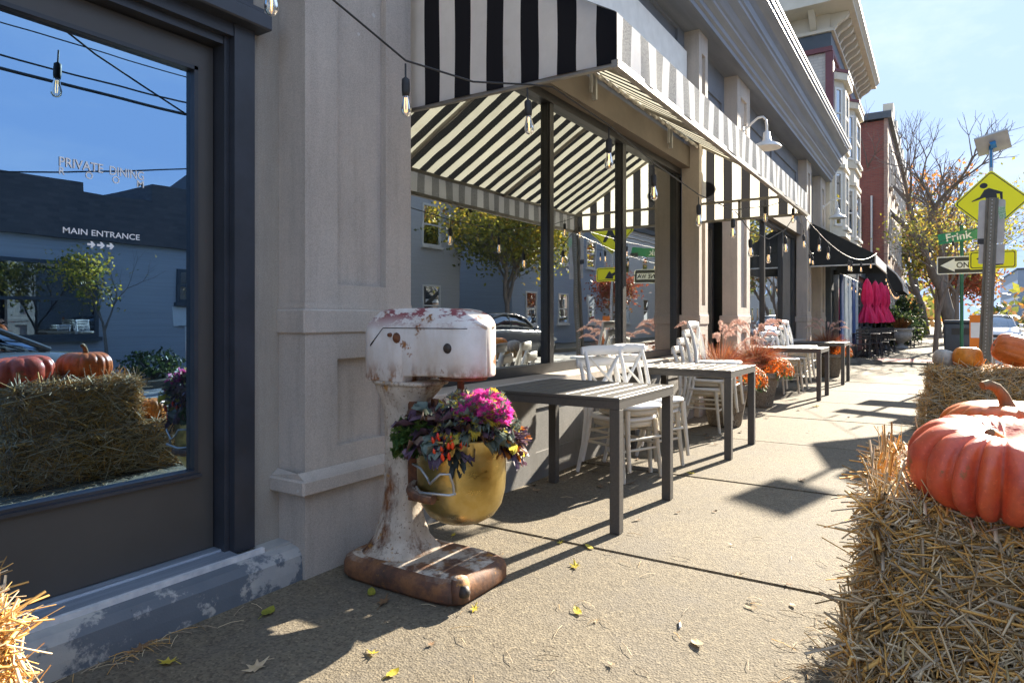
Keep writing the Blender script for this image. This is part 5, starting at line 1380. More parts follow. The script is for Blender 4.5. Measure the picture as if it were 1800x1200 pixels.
def ring(name, outer, inner, y0, y1, at, mat, parent, xf):
    n = len(outer); q = MB()
    vs = [(p[0] + at[0], y, p[1] + at[1]) for y in (y0,) for p in outer] + [(p[0] + at[0], y0, p[1] + at[1]) for p in inner]
    q.add(vs, [(i, (i + 1) % n, n + (i + 1) % n, n + i) for i in range(n)], 0, False, xf); return q.build(name, mat, parent)
ring('border', rdia(dsz - .025, .045), rdia(dsz - .045, .04), -.0355, 0, (0, zc), M_sblk, sg, X)
fig = MB()
def fp(poly, y=-.0365): fig.prism([(p[0], p[1] + zc) for p in poly], 1, y, y + .0015, xf=X)
fp([(-.10 + .055 * math.cos(R(a)), .27 + .045 * math.sin(R(a))) for a in range(0, 360, 24)])
fp([(-.09, .20), (-.03, .225), (.10, .165), (.155, .14), (.155, .02), (.125, .02), (.115, .115), (.075, .12), (.085, .0), (-.045, .0), (-.08, .075), (-.16, .045), (-.26, .015), (-.265, .03), (-.15, .09)])
fp([(-.045, -.001), (.085, -.001), (.20, -.25), (.14, -.26), (.03, -.09), (-.09, -.27), (-.15, -.26)])
fig.build('pedestrian_symbol', M_sblk, sg)
pz = 2.14
pq = plate('arrow_plaque', rounded(.64, .30, .035), M_fyg, t, -.034, -.030, (.02, pz), X)
ring('border', rounded(.60, .26, .03), rounded(.575, .235, .025), -.0355, 0, (.02, pz), M_sblk, pq, X)
q = MB(); q.prism([(x, z + pz) for x, z in [(-.2, .02), (-.12, .09), (-.13, .055), (.02, .02), (.05, .075), (.17, -.09), (-.03, -.10), (-.02, -.05), (-.12, .015), (-.125, -.02)]], 1, -.0365, -.035, xf=X); q.build('arrow', M_sblk, pq)
q = MB()
XS = X @ Matrix.Translation((.02, .0, 4.07)) @ Matrix.Rotation(R(-12), 4, 'Y') @ Matrix.Rotation(R(-50), 4, 'X')
q.rbox(-.23, .23, -.17, .17, -.025, .025, .006, seg=1, sm=False, xf=XS); sp_ = q.build('solar_panel', M_sback, t)
q = MB(); q.box(-.22, .22, -.16, .16, .0255, .029, xf=XS); q.build('solar_cells', M_blue, sp_)
q = MB(); q.box(-.04, .04, -.04, .04, -.12, -.03, xf=XS); q.tube([X @ Vector((0, 0, 3.66)), X @ Vector((0, 0, 4.02))], .03, 10); q.build('bracket', M_blue, sp_)
# channel post with a plain sign turned away
t = thing('channel_sign_post', 'leaning olive channel post with the bare grey back of a sign', 'road sign', (11.62, -.53, 0))
X = facing(R(-3)) @ Matrix.Rotation(R(2.2), 4, 'Y')
q = MB(); q.prism([(-.075, .012), (-.075, -.004), (-.045, -.004), (-.036, -.045), (.036, -.045), (.045, -.004), (.075, -.004), (.075, .012), (.036, .012), (.03, -.03), (-.03, -.03), (-.036, .012)], 2, -.2, 2.88, xf=X); ps = q.build('post', M_upost, t)
q = MB()
for i in range(50): q.lathe([(.0, .0), (.0075, .0)], 8, xf=X @ Matrix.Translation((0, -.0462, .4 + i * .05)) @ Matrix.Rotation(R(90), 4, 'X'))
q.build('post_holes', M_galv, ps)
plate('sign_back', rounded(.31, .62, .04), M_sback, t, .013, .017, (0, 2.55), X)
plate('lower_sign_back', rounded(.30, .28, .02), M_sback, t, .013, .017, (.02, 2.09), X)
q = MB(); q.prism([(.10 + a, 2.66 + b) for a, b in ((-.04, .09), (.05, .1), (.07, -.06), (0, -.09))], 1, .010, .0128, xf=X); q.build('green_sticker', simple('sticker green', (.10, .30, .12), (.5, .6, .5), .6, 60), t)
q = MB(); q.prism([(-.105 + a, 2.27 + b) for a, b in ((-.045, .04), (.045, .04), (.045, -.04), (-.045, -.04))], 1, .010, .0128, xf=X); st_ = q.build('number_sticker', M_sblk, t)
# green street name post
t = thing('street_name_post', 'green street sign post reading Frink with a one way arrow', 'street sign', (15.3, -.37, 0))
X = facing(R(-3))
q = MB(); q.tube([X @ Vector((0, 0, 0)), X @ Vector((0, 0, 2.95))], .03, 12); q.build('post', M_gpost, t)
SX = X @ Matrix.Rotation(R(-6), 4, 'Y')
bl = plate('street_blade', rounded(.96, .20, .015), M_sgrn, t, -.045, -.041, (.10, 2.82), X @ Matrix.Translation((0, 0, 2.74)) @ Matrix.Rotation(R(-7), 4, 'Y') @ Matrix.Translation((0, 0, -2.82)))
TXM = X @ Matrix.Translation((0, 0, 2.74)) @ Matrix.Rotation(R(-7), 4, 'Y') @ Matrix.Translation((-.26, -.0465, -.06)) @ Matrix.Rotation(R(90), 4, 'X')
o = text_mesh('lettering', 'Frink', .20, M_swht, bl, TXM.to_translation(), TXM.to_euler(), bold=.004)
plate('second_blade', rounded(.16, .10, .01), M_sblk, t, -.06, -.055, (.52, 2.72), X)
ow = plate('one_way_sign', rounded(.92, .34, .03), M_swht, t, -.045, -.041, (.06, 2.19), X)
plate('black_field', rounded(.88, .30, .02), M_sblk, ow, -.0465, -.045, (.06, 2.19), X)
q = MB(); q.prism([(x, z + 2.19) for x, z in [(-.34, 0), (-.11, .125), (-.11, .075), (.46, .075), (.46, -.075), (-.11, -.075), (-.11, -.125)]], 1, -.048, -.0465, xf=X); q.build('arrow', M_swht, ow)
TXM = X @ Matrix.Translation((-.085, -.0495, 2.14)) @ Matrix.Rotation(R(90), 4, 'X')
text_mesh('lettering', 'ONE WAY', .145, M_sblk, ow, TXM.to_translation(), TXM.to_euler(), bold=.003, sx=.9)
# orange and white notice on the crosswalk post
t = thing('orange_notice', 'orange and white notice board on a stake behind the sign posts', 'notice', (12.75, -.50, 0))
q = MB(); q.box(-.02, .02, .0, .02, 0, 1.2, xf=facing()); q.build('stake', M_galv, t)
plate('notice_board', rounded(.18, .58, .02), M_sorg, t, -.012, -.001, (.0, .94), facing())
plate('white_panel', rounded(.15, .24, .01), M_swht, t, -.015, -.0125, (0, .99), facing())
# litter bin and hydrant
t = thing('litter_bin', 'dark grey boxy litter bin standing behind the far pumpkins', 'litter bin', (18.8, -.45, 0))
M_bin = simple('bin dark blue grey', (.035, .045, .062), (.05, .06, .075), .45, 5)
q = MB(); q.rbox(-.32, .32, -.34, .34, .03, 1.06, .03); q.build('bin_body', M_bin, t)
q = MB(); q.rbox(-.34, .34, -.36, .36, 1.062, 1.14, .03); q.build('lid', M_bin, t)
q = MB(); q.box(-.322, -.30, -.2, .2, .80, .95); q.build('opening', M_sblk, t)
t = thing('fire_hydrant', 'pale grey fire hydrant at the kerb behind the far pumpkins', 'hydrant', (14.2, -.86, 0))
M_hyd = simple('hydrant pale paint', (.55, .58, .62), (.4, .42, .46), .4, 8)
q = MB(); q.lathe([(.13, 0), (.13, .04), (.085, .05), (.085, .5), (.12, .51), (.12, .55), (.10, .56), (.09, .64), (.05, .70), (.02, .72), (.02, .76), (0, .76)], 20); q.build('barrel', M_hyd, t)
for a in (-90, 90, 180):
    q = MB(); q.tube([(0, 0, .42), (.15 * math.cos(R(a)), .15 * math.sin(R(a)), .42)], .05, 10); q.build('nozzle', M_hyd, t)

# ------------------------------------------------------------------ neighbouring buildings
M_cream = simple('cream trim paint', (.62, .56, .45), (.54, .49, .39), .6, 3, mode='pos')
M_creamb = brick_mat('cream painted brick', (.52, .48, .42), (.46, .42, .37), (.40, .37, .33))
M_maroon = simple('maroon trim', (.17, .055, .06), (.13, .04, .045), .55, 4, mode='pos')
M_slate = simple('slate band', (.05, .065, .08), (.07, .085, .10), .5, 4, mode='pos')
M_rbrick = brick_mat('red brick', (.235, .075, .055), (.18, .055, .045), (.16, .10, .085))
M_rbrick2 = brick_mat('weathered brick front', (.34, .22, .17), (.26, .16, .13), (.30, .25, .21))
M_wfr = simple('white window trim', (.70, .69, .65), (.62, .6, .57), .5, 4, mode='pos')
def window(parent, x0, x1, y, z0, z1, axis='y', s=-1, frame=None, sash=True):
    """sash window standing on a wall; axis says which way the wall faces"""
    d, t_ = .05, .07
    def bx(q, a0, a1, d0, d1, c0, c1):
        lo, hi = sorted((y + s * d0, y + s * d1))
        if axis == 'y': q.box(a0, a1, lo, hi, c0, c1)
        else: q.box(lo, hi, a0, a1, c0, c1)
    q = MB()
    bx(q, x0, x0 + t_, .001, d, z0, z1); bx(q, x1 - t_, x1, .001, d, z0, z1); bx(q, x0 + t_, x1 - t_, .001, d, z0, z0 + t_); bx(q, x0 + t_, x1 - t_, .001, d, z1 - t_, z1)
    if sash: zm = (z0 + z1) / 2; bx(q, x0 + t_, x1 - t_, .001, d * .8, zm - .03, zm + .03)
    bx(q, x0 - .05, x1 + .05, .001, d + .06, z0 - .08, z0 - .001)
    f = q.build('window', frame or M_wfr, parent)
    q = MB()
    lo = y + s * .018
    if axis == 'y': q.quad((x0 + t_, lo, z0 + t_), (x1 - t_, lo, z0 + t_), (x1 - t_, lo, z1 - t_), (x0 + t_, lo, z1 - t_))
    else: q.quad((lo, x0 + t_, z0 + t_), (lo, x1 - t_, z0 + t_), (lo, x1 - t_, z1 - t_), (lo, x0 + t_, z1 - t_))
    q.build('pane', M_fglass, f)
    return f
# three-storey cream building with bracketed cornice and two bay windows
C = thing('cream_building', 'tall cream painted building with bay windows and a bracketed overhanging cornice', 'building', (22, 2.4, 0)); C.location = (0, 0, 0)
X0, X1 = 18.42, 25.0
q = MB(); q.box(X0, X1, 2.42, 12, 0, 8.35); q.build('wall', M_creamb, C)
q = MB(); q.box(X0 - .02, X1, 2.30, 2.418, 2.9, 8.3); q.build('front_wall', M_cream, C)
q = MB(); q.box(X0 - .05, X1 + .02, 2.27, 12, 8.0, 8.36); q.build('slate_band', M_slate, C)
q = MB(); q.box(X0 - .09, X1 + .02, 2.24, 12, 7.88, 7.998); q.box(X0 - .07, X0 + .12, 2.22, 2.40, 6.2, 7.878); q.build('maroon_trim', M_maroon, C)
q = MB(); q.prism([(12, 8.84), (1.75, 8.84), (1.75, 8.92), (1.66, 9.02), (1.66, 9.10), (1.9, 9.2), (12, 9.25)], 0, X0 - .75, X1 + .3); q.box(X0 - .12, X1 + .02, 2.2, 12, 8.362, 8.44); q.box(X0 - .03, X1, 2.30, 11.9, 8.44, 8.839); q.build('cornice', M_cream, C)
me1 = me2 = None
n_b = 13
for i in range(n_b):
    x = X0 + .1 + (X1 - X0 - .2) * i / (n_b - 1)
    if me1 is None:
        q = MB(); q.prism([(2.299, 8.45), (2.20, 8.45), (2.14, 8.55), (1.95, 8.66), (1.88, 8.74), (1.88, 8.836), (2.299, 8.836)], 0, -.07, .07); o = q.build('bracket', M_cream, C); me1 = o.data
        q = MB(); q.box(-.15, .15, 2.285, 2.299, 8.5, 8.75); o2 = q.build('frieze_panel', M_maroon, C); me2 = o2.data
    else:
        o = bpy.data.objects.new('bracket', me1); COL.objects.link(o); o.parent = C
        o2 = bpy.data.objects.new('frieze_panel', me2); COL.objects.link(o2); o2.parent = C
    o.location = (x, 0, 0); o2.location = (x + .27, 0, 0)
q = MB()
for i in range(4): q.prism([(X0 - .02, 8.45), (X0 - .35, 8.7), (X0 - .5, 8.836), (X0 - .02, 8.836)], 1, 2.6 + i * .9, 2.75 + i * .9)
q.build('side_brackets', M_cream, C)
def bay(x0, x1, zt):
    c = .36; yf = 2.08; z0 = 3.3
    plan = [(x0, 2.295), (x0 + c, yf), (x1 - c, yf), (x1, 2.295)]
    q = MB(); q.prism(plan, 2, z0, zt); bo = q.build('bay_window', M_cream, C)
    for z, e, h in ((z0 - .02, .07, .14), (5.55, .06, .12), (5.05, .06, .1), (zt - .02, .12, .18)):
        q = MB(); q.prism([(x0 - e, 2.294), (x0 + c - e * .5, yf - e), (x1 - c + e * .5, yf - e), (x1 + e, 2.294)], 2, z, z + h)
        q.build('bay_moulding', M_cream, bo)
    q = MB(); q.prism([(x0 - .14, 2.294), (x0 + c - .07, yf - .14), (x1 - c + .07, yf - .14), (x1 + .14, 2.294)], 2, zt + .165, zt + .24); q.build('bay_roof', M_maroon, bo)
    for zz0, zz1 in ((3.55, 4.95), (5.8, 7.1)):
        window(bo, x0 + c + .12, x1 - c - .12, yf, zz0, zz1)
        # the two canted sashes
        for (ax, ay), (bx_, by) in ((plan[0], plan[1]), (plan[2], plan[3])):
            a, b = Vector((ax, ay, 0)), Vector((bx_, by, 0)); d = (b - a).normalized(); nrm = Vector((d.y, -d.x, 0)); L = (b - a).length
            def qd(u0, u1, w, c0, c1): return [a + d * u0 + nrm * w + Vector((0, 0, c0)), a + d * u1 + nrm * w + Vector((0, 0, c0)), a + d * u1 + nrm * w + Vector((0, 0, c1)), a + d * u0 + nrm * w + Vector((0, 0, c1))]
            q = MB()
            for u0, u1, c0, c1 in ((.07, .13, zz0, zz1), (L - .13, L - .07, zz0, zz1), (.13, L - .13, zz0, zz0 + .06), (.13, L - .13, zz1 - .06, zz1), (.13, L - .13, (zz0 + zz1) / 2 - .02, (zz0 + zz1) / 2 + .02)):
                f0, f1 = qd(u0, u1, .001, c0, c1), qd(u0, u1, .035, c0, c1); q.loft([f0, f1], sm=False)
            f = q.build('window', M_wfr, bo)
            q = MB(); q.quad(*qd(.13, L - .13, .012, zz0 + .06, zz1 - .06)); q.build('pane', M_fglass, f)
bay(18.75, 20.45, 7.3); bay(21.5, 23.6, 7.3)
window(C, 20.7, 21.25, 2.299, 5.7, 6.9)
# shop floor of the cream building
q = MB(); q.box(X0, X1, 2.25, 2.418, 2.45, 2.898); q.box(X0 - .01, X0 + .5, 2.28, 2.418, 0, 2.449); q.box(X1 - .4, X1, 2.28, 2.418, 0, 2.449); q.box(X0 + .5, X1 - .4, 2.30, 2.418, 0, .5); q.build('shop_surround', M_slate, C)
for i in range(4):
    a = X0 + .52 + i * 1.42
    q = MB(); q.box(a, a + .06, 2.33, 2.417, .501, 2.448); f = q.build('shop_mullion', M_wfr, C)
    q = MB(); q.quad((a + .07, 2.40, .52), (a + 1.4, 2.40, .52), (a + 1.4, 2.40, 2.44), (a + .07, 2.40, 2.44)); q.build('shop_pane', M_fglass, f)
# hanging cloth panels by the shop window, blue and pale grey
M_den = simple('blue curtain cloth', (.03, .07, .20), (.05, .10, .26), .8, 4, mode='pos'); M_pale = simple('pale curtain cloth', (.42, .48, .52), (.33, .38, .42), .8, 4, mode='pos')
for i, (xa, w, m_) in enumerate(((18.75, .6, M_den), (19.5, .8, M_pale), (20.45, .8, M_pale), (21.5, .7, M_den), (22.4, .6, M_pale))):
    o_ = thing('hanging_curtain', ['dark blue cloth hanging nearest the striped storefront corner', 'pale grey pleated cloth beside the nearest blue one', 'second pale grey pleated cloth along the wall', 'blue cloth between pale pleated cloths', 'pale cloth closest to the pink umbrellas'][i], 'curtain', (xa, 2.1, .4), group='cloth panels hanging along the wall')
    q = MB(); cloth_grid((0, 0, 0), (w, 0, 0), (w, 0, 1.9), (0, 0, 1.9), 22, 4, lambda a, b: (0, .035 * math.sin(a * 28) * (1.1 - .5 * b), 0), q); q.build('cloth', m_, o_)
    q = MB(); q.tube([(-.05, 0, 1.91), (w + .05, 0, 1.91)], .015, 6); q.build('rod', M_galv, o_)
# low link building and the brick block
K = thing('low_shop', 'low dark brick shop between the cream building and the brick block', 'building', (0, 0, 0))
q = MB(); q.box(25.02, 33.4, 2.45, 10, 0, 3.5); q.build('wall', M_rbrick, K)
q = MB(); q.box(25.02, 33.4, 2.38, 2.449, 2.7, 3.6); q.build('sign_band', M_slate, K)
for i in range(3): window(K, 25.6 + i * 2.5, 27.4 + i * 2.5, 2.449, .8, 2.5, frame=M_slate)
K = thing('brick_block', 'three-storey red brick block with a weathered front beyond the cream building', 'building', (0, 0, 0))
q = MB(); q.box(33.5, 52, 2.03, 16, 0, 9.9); q.build('side_wall', M_rbrick, K)
q = MB(); q.box(33.45, 52, 1.88, 2.028, 0, 9.95); q.build('front_wall', M_rbrick2, K)
q = MB(); q.box(33.3, 52.1, 1.72, 16, 9.952, 10.25); q.build('parapet', M_slate, K)
for i in range(6):
    q = MB(); q.box(34 + i * 3.1, 35.1 + i * 3.1, 1.70, 2.1, 10.252, 10.75); q.build('merlon', M_cream, K)
for fl in range(3):
    for i in range(7): window(K, 34.6 + i * 2.5, 35.8 + i * 2.5, 1.879, 1.0 + fl * 3.1, 2.9 + fl * 3.1)
q = MB(); q.box(33.3, 33.449, 2.9, 4.6, 4.6, 6.3); q.build('side_porch', M_cream, K)
q = MB(); q.tube([(33.38, 2.5, .0), (33.38, 2.5, 6.6)], .05, 8); q.build('drainpipe', M_galv, K)
# far row houses
def house(label, x0, x1, y0, y1, h, mat, roof='flat', rh=0, roofm=None, face=1, cat='building', win=True, ww=1.0, floors=2, along='x'):
    """face +1: front looks to +Y, -1: front looks to -Y"""
    t = thing('town_house', label, cat, (x0, y0, 0)); t.location = (0, 0, 0)
    q = MB(); q.box(x0, x1, y0, y1, 0, h); q.build('wall', mat, t)
    rm = roofm or M_slate
    q = MB()
    if roof == 'flat': q.box(x0 - .15, x1 + .15, y0 - .15, y1 + .15, h + .002, h + .28)
    elif roof == 'gable_x':      # ridge along y, gable seen on the street side
        q.prism([(x0 - .4, h - .25), ((x0 + x1) / 2, h + rh), (x1 + .4, h - .25), (x1 + .4, h - .05), ((x0 + x1) / 2, h + rh + .22), (x0 - .4, h - .05)], 1, y0 - .4, y1 + .4)
    else:
        q.prism([(y0 - .4, h - .2), ((y0 + y1) / 2, h + rh), (y1 + .4, h - .2), (y1 + .4, h), ((y0 + y1) / 2, h + rh + .2), (y0 - .4, h)], 0, x0 - .3, x1 + .3)
    ro = q.build('roof', rm, t)
    if roof == 'gable_x':
        q = MB(); ym = y1 if face > 0 else y0; q.prism([(x0, h + .001), (x1, h + .001), ((x0 + x1) / 2, h + rh - .05)], 1, min(ym, ym - face * .2), max(ym, ym - face * .2)); q.build('gable', mat, t)
        window(t, (x0 + x1) / 2 - .45, (x0 + x1) / 2 + .45, ym, h + .25, h + 1.55, s=face)
    if win:
        n = max(2, int((x1 - x0) / 2.4)); st = (x1 - x0) / n
        for fl in range(floors):
            for i in range(n):
                xm = x0 + st * (i + .5); window(t, xm - ww / 2, xm + ww / 2, y1 if face > 0 else y0, .9 + fl * 2.9, 2.4 + fl * 2.9, s=face)
    return t
M_bluehs = simple('blue grey siding', (.30, .36, .44), (.25, .30, .37), .7, 3, mode='pos', stretch=(.2, .2, 12))
M_whths = simple('white siding', (.62, .63, .62), (.54, .55, .55), .7, 3, mode='pos', stretch=(.2, .2, 12))
M_greyhs = simple('grey siding', (.44, .46, .48), (.38, .39, .41), .7, 3, mode='pos', stretch=(.2, .2, 12))
M_dkbr = brick_mat('dark brick', (.12, .11, .11), (.085, .08, .085), (.1, .095, .095))
M_shing = simple('dark shingle', (.06, .06, .065), (.04, .04, .045), .85, 8, mode='pos')
house('dark narrow town house beyond the brick block', 54, 66, 3.0, 14, 8.2, M_bluehs, face=-1, floors=2)
house('pale town house far down the street', 70, 84, 3.2, 14, 7.5, M_whths, face=-1)
# opposite side of the street: seen mirrored in the glass
D = thing('dark_parapet_building', 'low building with stepped dark parapet across the street', 'building', (0, 0, 0))
q = MB(); q.box(-6, 11.5, -16, -9.2, 0, 2.75); q.build('lower_wall', M_greyhs, D)
q = MB(); q.box(-6, 6.6, -16, -9.1, 2.752, 3.9); q.box(6.6005, 8.0, -16, -9.1, 2.752, 3.72); q.box(8.0005, 11.6, -16, -9.1, 2.752, 4.1); q.build('parapet', M_dkbr, D)
for a in (-4, -1, 2, 5.0): window(D, a, a + 1.9, -9.199, .8, 2.3, s=1, frame=M_slate)
window(D, 8.6, 10.4, -9.199, 1.55, 2.3, s=1, frame=M_slate)
q = MB(); q.box(8.5, 8.95, -9.198, -9.17, 1.0, 1.45); q.build('notice', M_swht, D)
house('dark shingled gable house with pale siding across the street', 13.5, 20.5, -18, -10.2, 5.4, M_greyhs, 'gable_x', 3.2, M_shing, 1)
house('blue grey two-storey house across the street', 24, 33, -18, -10, 6.2, M_bluehs, 'gable_y', 1.8, M_shing, 1)
house('white two-storey house across the street, past the blue grey one', 35, 46, -18, -10, 6.4, M_whths, 'flat', face=1)
house('pale siding house far along the opposite pavement', 50, 66, -20, -11, 7, M_whths, 'gable_y', 2.2, M_shing, 1)
house('grey house at the far end of the opposite pavement', 72, 95, -22, -12, 7.5, M_greyhs, 'gable_y', 2.5, M_shing, 1)
house('distant pale office block closing the street', 150, 190, -40, -12, 10, M_bluehs, 'flat', face=1, floors=3, ww=2)
# ------------------------------------------------------------------ trees
M_bark = simple('bark', (.20, .17, .145), (.13, .11, .095), .9, 14, .7, 40, stretch=(1, 1, .25))
T_yel = leafy('tree leaf yellow', (.50, .36, .03), (.60, .46, .08), .45, 3); T_ygr = leafy('tree leaf yellow green', (.22, .23, .03), (.34, .32, .05), .45, 3)
T_olv = leafy('tree leaf olive', (.10, .12, .03), (.16, .17, .04), .4, 3); T_brn = leafy('tree leaf brown', (.22, .12, .04), (.30, .16, .06), .35, 3)
T_org = leafy('tree leaf orange', (.52, .18, .03), (.60, .26, .05), .4, 3); T_red = leafy('tree leaf red brown', (.30, .07, .04), (.38, .12, .06), .4, 3)
T_grn = leafy('shrub leaf dark green', (.025, .05, .02), (.05, .085, .03), .3, 3); T_gr2 = leafy('shrub leaf light green', (.10, .15, .04), (.16, .2, .05), .35, 3)
def tree(label, loc, height, trunk_r, leaves, mats, probs, seed=1, spread=.55, fork=.3, depth=5, leaf_s=.06, name='street_tree', leaf_low=0.0, leaf_hi=1.0, up=.35, cl=.35, bole=None, cat='tree', group=None):
    rs = random.Random(seed)
    t = thing(name, label, cat, loc, group=group)
    q = MB(); tips = []
    def grow(p, d, L, r, lev):
        n = 3 if lev < 3 else 2
        pts = [p]; dd = d.copy()
        for i in range(n):
            dd = (dd + Vector((rs.gauss(0, .12), rs.gauss(0, .12), rs.gauss(.03, .08)))).normalized()
            pts.append(pts[-1] + dd * L / n)
        q.tube(pts, [r * (1 - .38 * i / n) for i in range(n + 1)], 8 if lev == 0 else (6 if lev < 3 else 3), cap=False)
        for i in range(1, n + 1):
            if lev >= depth - 3: tips.append((pts[i], lev))
        if lev >= depth: return
        kids = rs.choice((2, 3, 3)) if lev < depth - 1 else 2
        a0 = rs.uniform(0, 6.28)
        for k in range(kids):
            a = a0 + 6.28 * k / kids + rs.uniform(-.5, .5); s = spread * rs.uniform(.6, 1.3)
            x = dd.orthogonal().normalized(); y = dd.cross(x)
            nd_ = (dd + (x * math.cos(a) + y * math.sin(a)) * math.tan(s) + Vector((0, 0, up * .3))).normalized()
            grow(pts[-1], nd_, L * rs.uniform(.62, .86), r * .6 * rs.uniform(.8, 1.1), lev + 1)
        if lev >= 1 and rs.random() < .7:
            x = dd.orthogonal().normalized(); nd_ = (dd + x * rs.uniform(-.9, .9) + dd.cross(x) * rs.uniform(-.9, .9)).normalized()
            grow(pts[-2], nd_, L * .6, r * .4, min(lev + 2, depth))
    grow(Vector((0, 0, -.05)), Vector((rs.gauss(0, .03), rs.gauss(0, .03), 1)), (bole or height * fork), trunk_r, 0)
    zs = max(p.z for p, _ in tips); sc = height / zs
    for i in range(len(q.v)):
        v = q.v[i]; b = bole or height * fork
        z = v[2] if v[2] < b else b + (v[2] - b) * (height - b) / (zs - b)
        f = 1.0 if v[2] < b else (height - b) / (zs - b)
        q.v[i] = (v[0] * (f if v[2] > b else 1), v[1] * (f if v[2] > b else 1), z)
    b = bole or height * fork; f = (height - b) / (zs - b)
    q.build('trunk', M_bark, t)
    if leaves:
        P = np.array([(p.x * f, p.y * f, b + (p.z - b) * f) for p, l in tips if leaf_low <= (b + (p.z - b) * f) / height <= leaf_hi])
        r2 = np.random.default_rng(seed)
        idx = r2.integers(0, len(P), leaves)
        # leaves gather in clumps so gaps stay open
        key = (np.sin(P[:, 0] * 2.1 + seed) + np.sin(P[:, 1] * 2.3) + np.sin(P[:, 2] * 1.9)); w = np.clip(key + 1.6, .05, None); w = w / w.sum()
        idx = r2.choice(len(P), leaves, p=w)
        c = P[idx] + r2.normal(0, cl, (leaves, 3)) * np.array([1, 1, .8])
        a = r2.normal(size=(leaves, 3)); a /= np.linalg.norm(a, axis=1, keepdims=True)
        bb = np.cross(a, r2.normal(size=(leaves, 3))); bb /= np.linalg.norm(bb, axis=1, keepdims=True)
        s = (leaf_s * r2.uniform(.6, 1.35, leaves))[:, None]
        V = np.stack([c - a * s, c + bb * s * .6, c + a * s, c - bb * s * .6], 1).reshape(-1, 3)
        F = np.arange(leaves * 4).reshape(-1, 4)
        ck = (np.sin(c[:, 0] * 1.3) + np.sin(c[:, 1] * 1.7 + 1) + np.sin(c[:, 2] * 1.4)) * .25 + r2.normal(0, .35, leaves)
        cum = np.cumsum(probs); u = 1 / (1 + np.exp(-ck * 2.2)); mi = np.searchsorted(cum, np.clip(u, 0, .999))
        npmesh('crown', V, F, mats, np.clip(mi, 0, len(mats) - 1), t, 'stuff')
    return t
YM = [T_olv, T_ygr, T_yel, T_brn]
tree('tall street tree with bare upper branches and yellow green lower leaves', (36.5, -.55, 0), 11.2, .36, 3800, [T_olv, T_ygr, T_yel, T_brn], [.3, .22, .13, .35], 4, .46, depth=7, leaf_s=.05, leaf_low=.2, leaf_hi=.52, up=.5, cl=.55, bole=2.6)
tree('slender street tree with yellow leaves in front of the brick block', (27.5, .1, 0), 5.6, .09, 420, [T_ygr, T_olv, T_yel], [.4, .35, .25], 12, .5, depth=5, leaf_s=.06, leaf_low=.25, leaf_hi=.8, cl=.3, bole=2.0)
tree('second slender street tree near the dark awning', (31, -.55, 0), 6.5, .10, 700, YM, [.2, .3, .3, .2], 21, .5, depth=6, leaf_s=.07, leaf_low=.3, cl=.4, bole=2.2)
tree('orange leaved tree behind the tall street tree', (58, .8, 0), 12.5, .3, 3800, [T_brn, T_org, T_olv], [.45, .3, .25], 31, .5, depth=6, leaf_s=.16, cl=.8, bole=3)
tree('green and brown tree at the far side of the street', (52, -8.2, 0), 9.5, .25, 6500, [T_olv, T_brn, T_ygr], [.4, .35, .25], 41, .5, depth=6, leaf_s=.14, cl=.7, bole=2.5)
tree('small rounded tree by the far parked cars', (44, -7.6, 0), 5.6, .16, 5000, [T_olv, T_ygr, T_brn], [.4, .35, .25], 51, .55, depth=6, leaf_s=.10, cl=.45, bole=1.8)
tree('russet tree low over the distant pavement', (62, -.4, 0), 7, .2, 5000, [T_red, T_brn, T_org], [.4, .4, .2], 61, .55, depth=6, leaf_s=.15, cl=.6, bole=1.5)
tree('yellow tree farther down the near pavement', (47, .0, 0), 8, .2, 3600, [T_olv, T_ygr, T_yel, T_brn], [.3, .25, .2, .25], 71, .5, depth=6, leaf_s=.11, cl=.6, bole=2.4)
tree('bare branching tree across the street beyond the white car', (66, -8, 0), 11, .25, 2600, [T_brn, T_olv], [.6, .4], 81, .5, depth=6, leaf_s=.14, cl=.7, bole=3)
# trees across the street, mirrored in the panes
tree('young yellow leaved tree in a bed across the street', (6.4, -7.7, 0), 2.55, .045, 1300, [T_ygr, T_yel, T_olv], [.4, .3, .3], 91, .42, depth=5, leaf_s=.035, cl=.12, bole=1.0)
tree('dense yellow and green tree before the gable house across the street', (20.5, -8.0, 0), 6.8, .16, 12000, [T_olv, T_ygr, T_yel, T_brn], [.4, .3, .15, .15], 95, .55, depth=6, leaf_s=.075, cl=.42, bole=1.7)
tree('small red leaved tree before the blue grey house', (29.5, -7.9, 0), 3.2, .08, 2500, [T_red, T_brn], [.6, .4], 97, .55, depth=5, leaf_s=.07, cl=.3, bole=1.2)
# distant woods closing the view
rs = np.random.default_rng(5)
n = 26000
c = np.stack([rs.uniform(95, 240, n), rs.uniform(-70, 70, n), rs.beta(1.3, 2.2, n) * 11], 1)
keep = (np.sin(c[:, 1] * .35 + c[:, 0] * .1) + np.sin(c[:, 1] * .13) * 1.2 + 2.2) * 2.6 > c[:, 2]
c = c[keep]; c = c[~((np.abs(c[:, 1] + 4) < 3.4))]; n = len(c)
a = rs.normal(size=(n, 3)); a /= np.linalg.norm(a, axis=1, keepdims=True); b = np.cross(a, rs.normal(size=(n, 3))); b /= np.linalg.norm(b, axis=1, keepdims=True)
s = rs.uniform(.35, .8, (n, 1))
V = np.stack([c - a * s, c + b * s * .7, c + a * s, c - b * s * .7], 1).reshape(-1, 3)
o = npmesh('distant_trees', V, np.arange(n * 4).reshape(-1, 4), [T_olv, T_brn, T_ygr, T_org], rs.choice(4, n, p=[.4, .3, .2, .1]), None, 'stuff'); tag(o, 'hazy mass of autumn trees closing the far end of the street', 'trees')
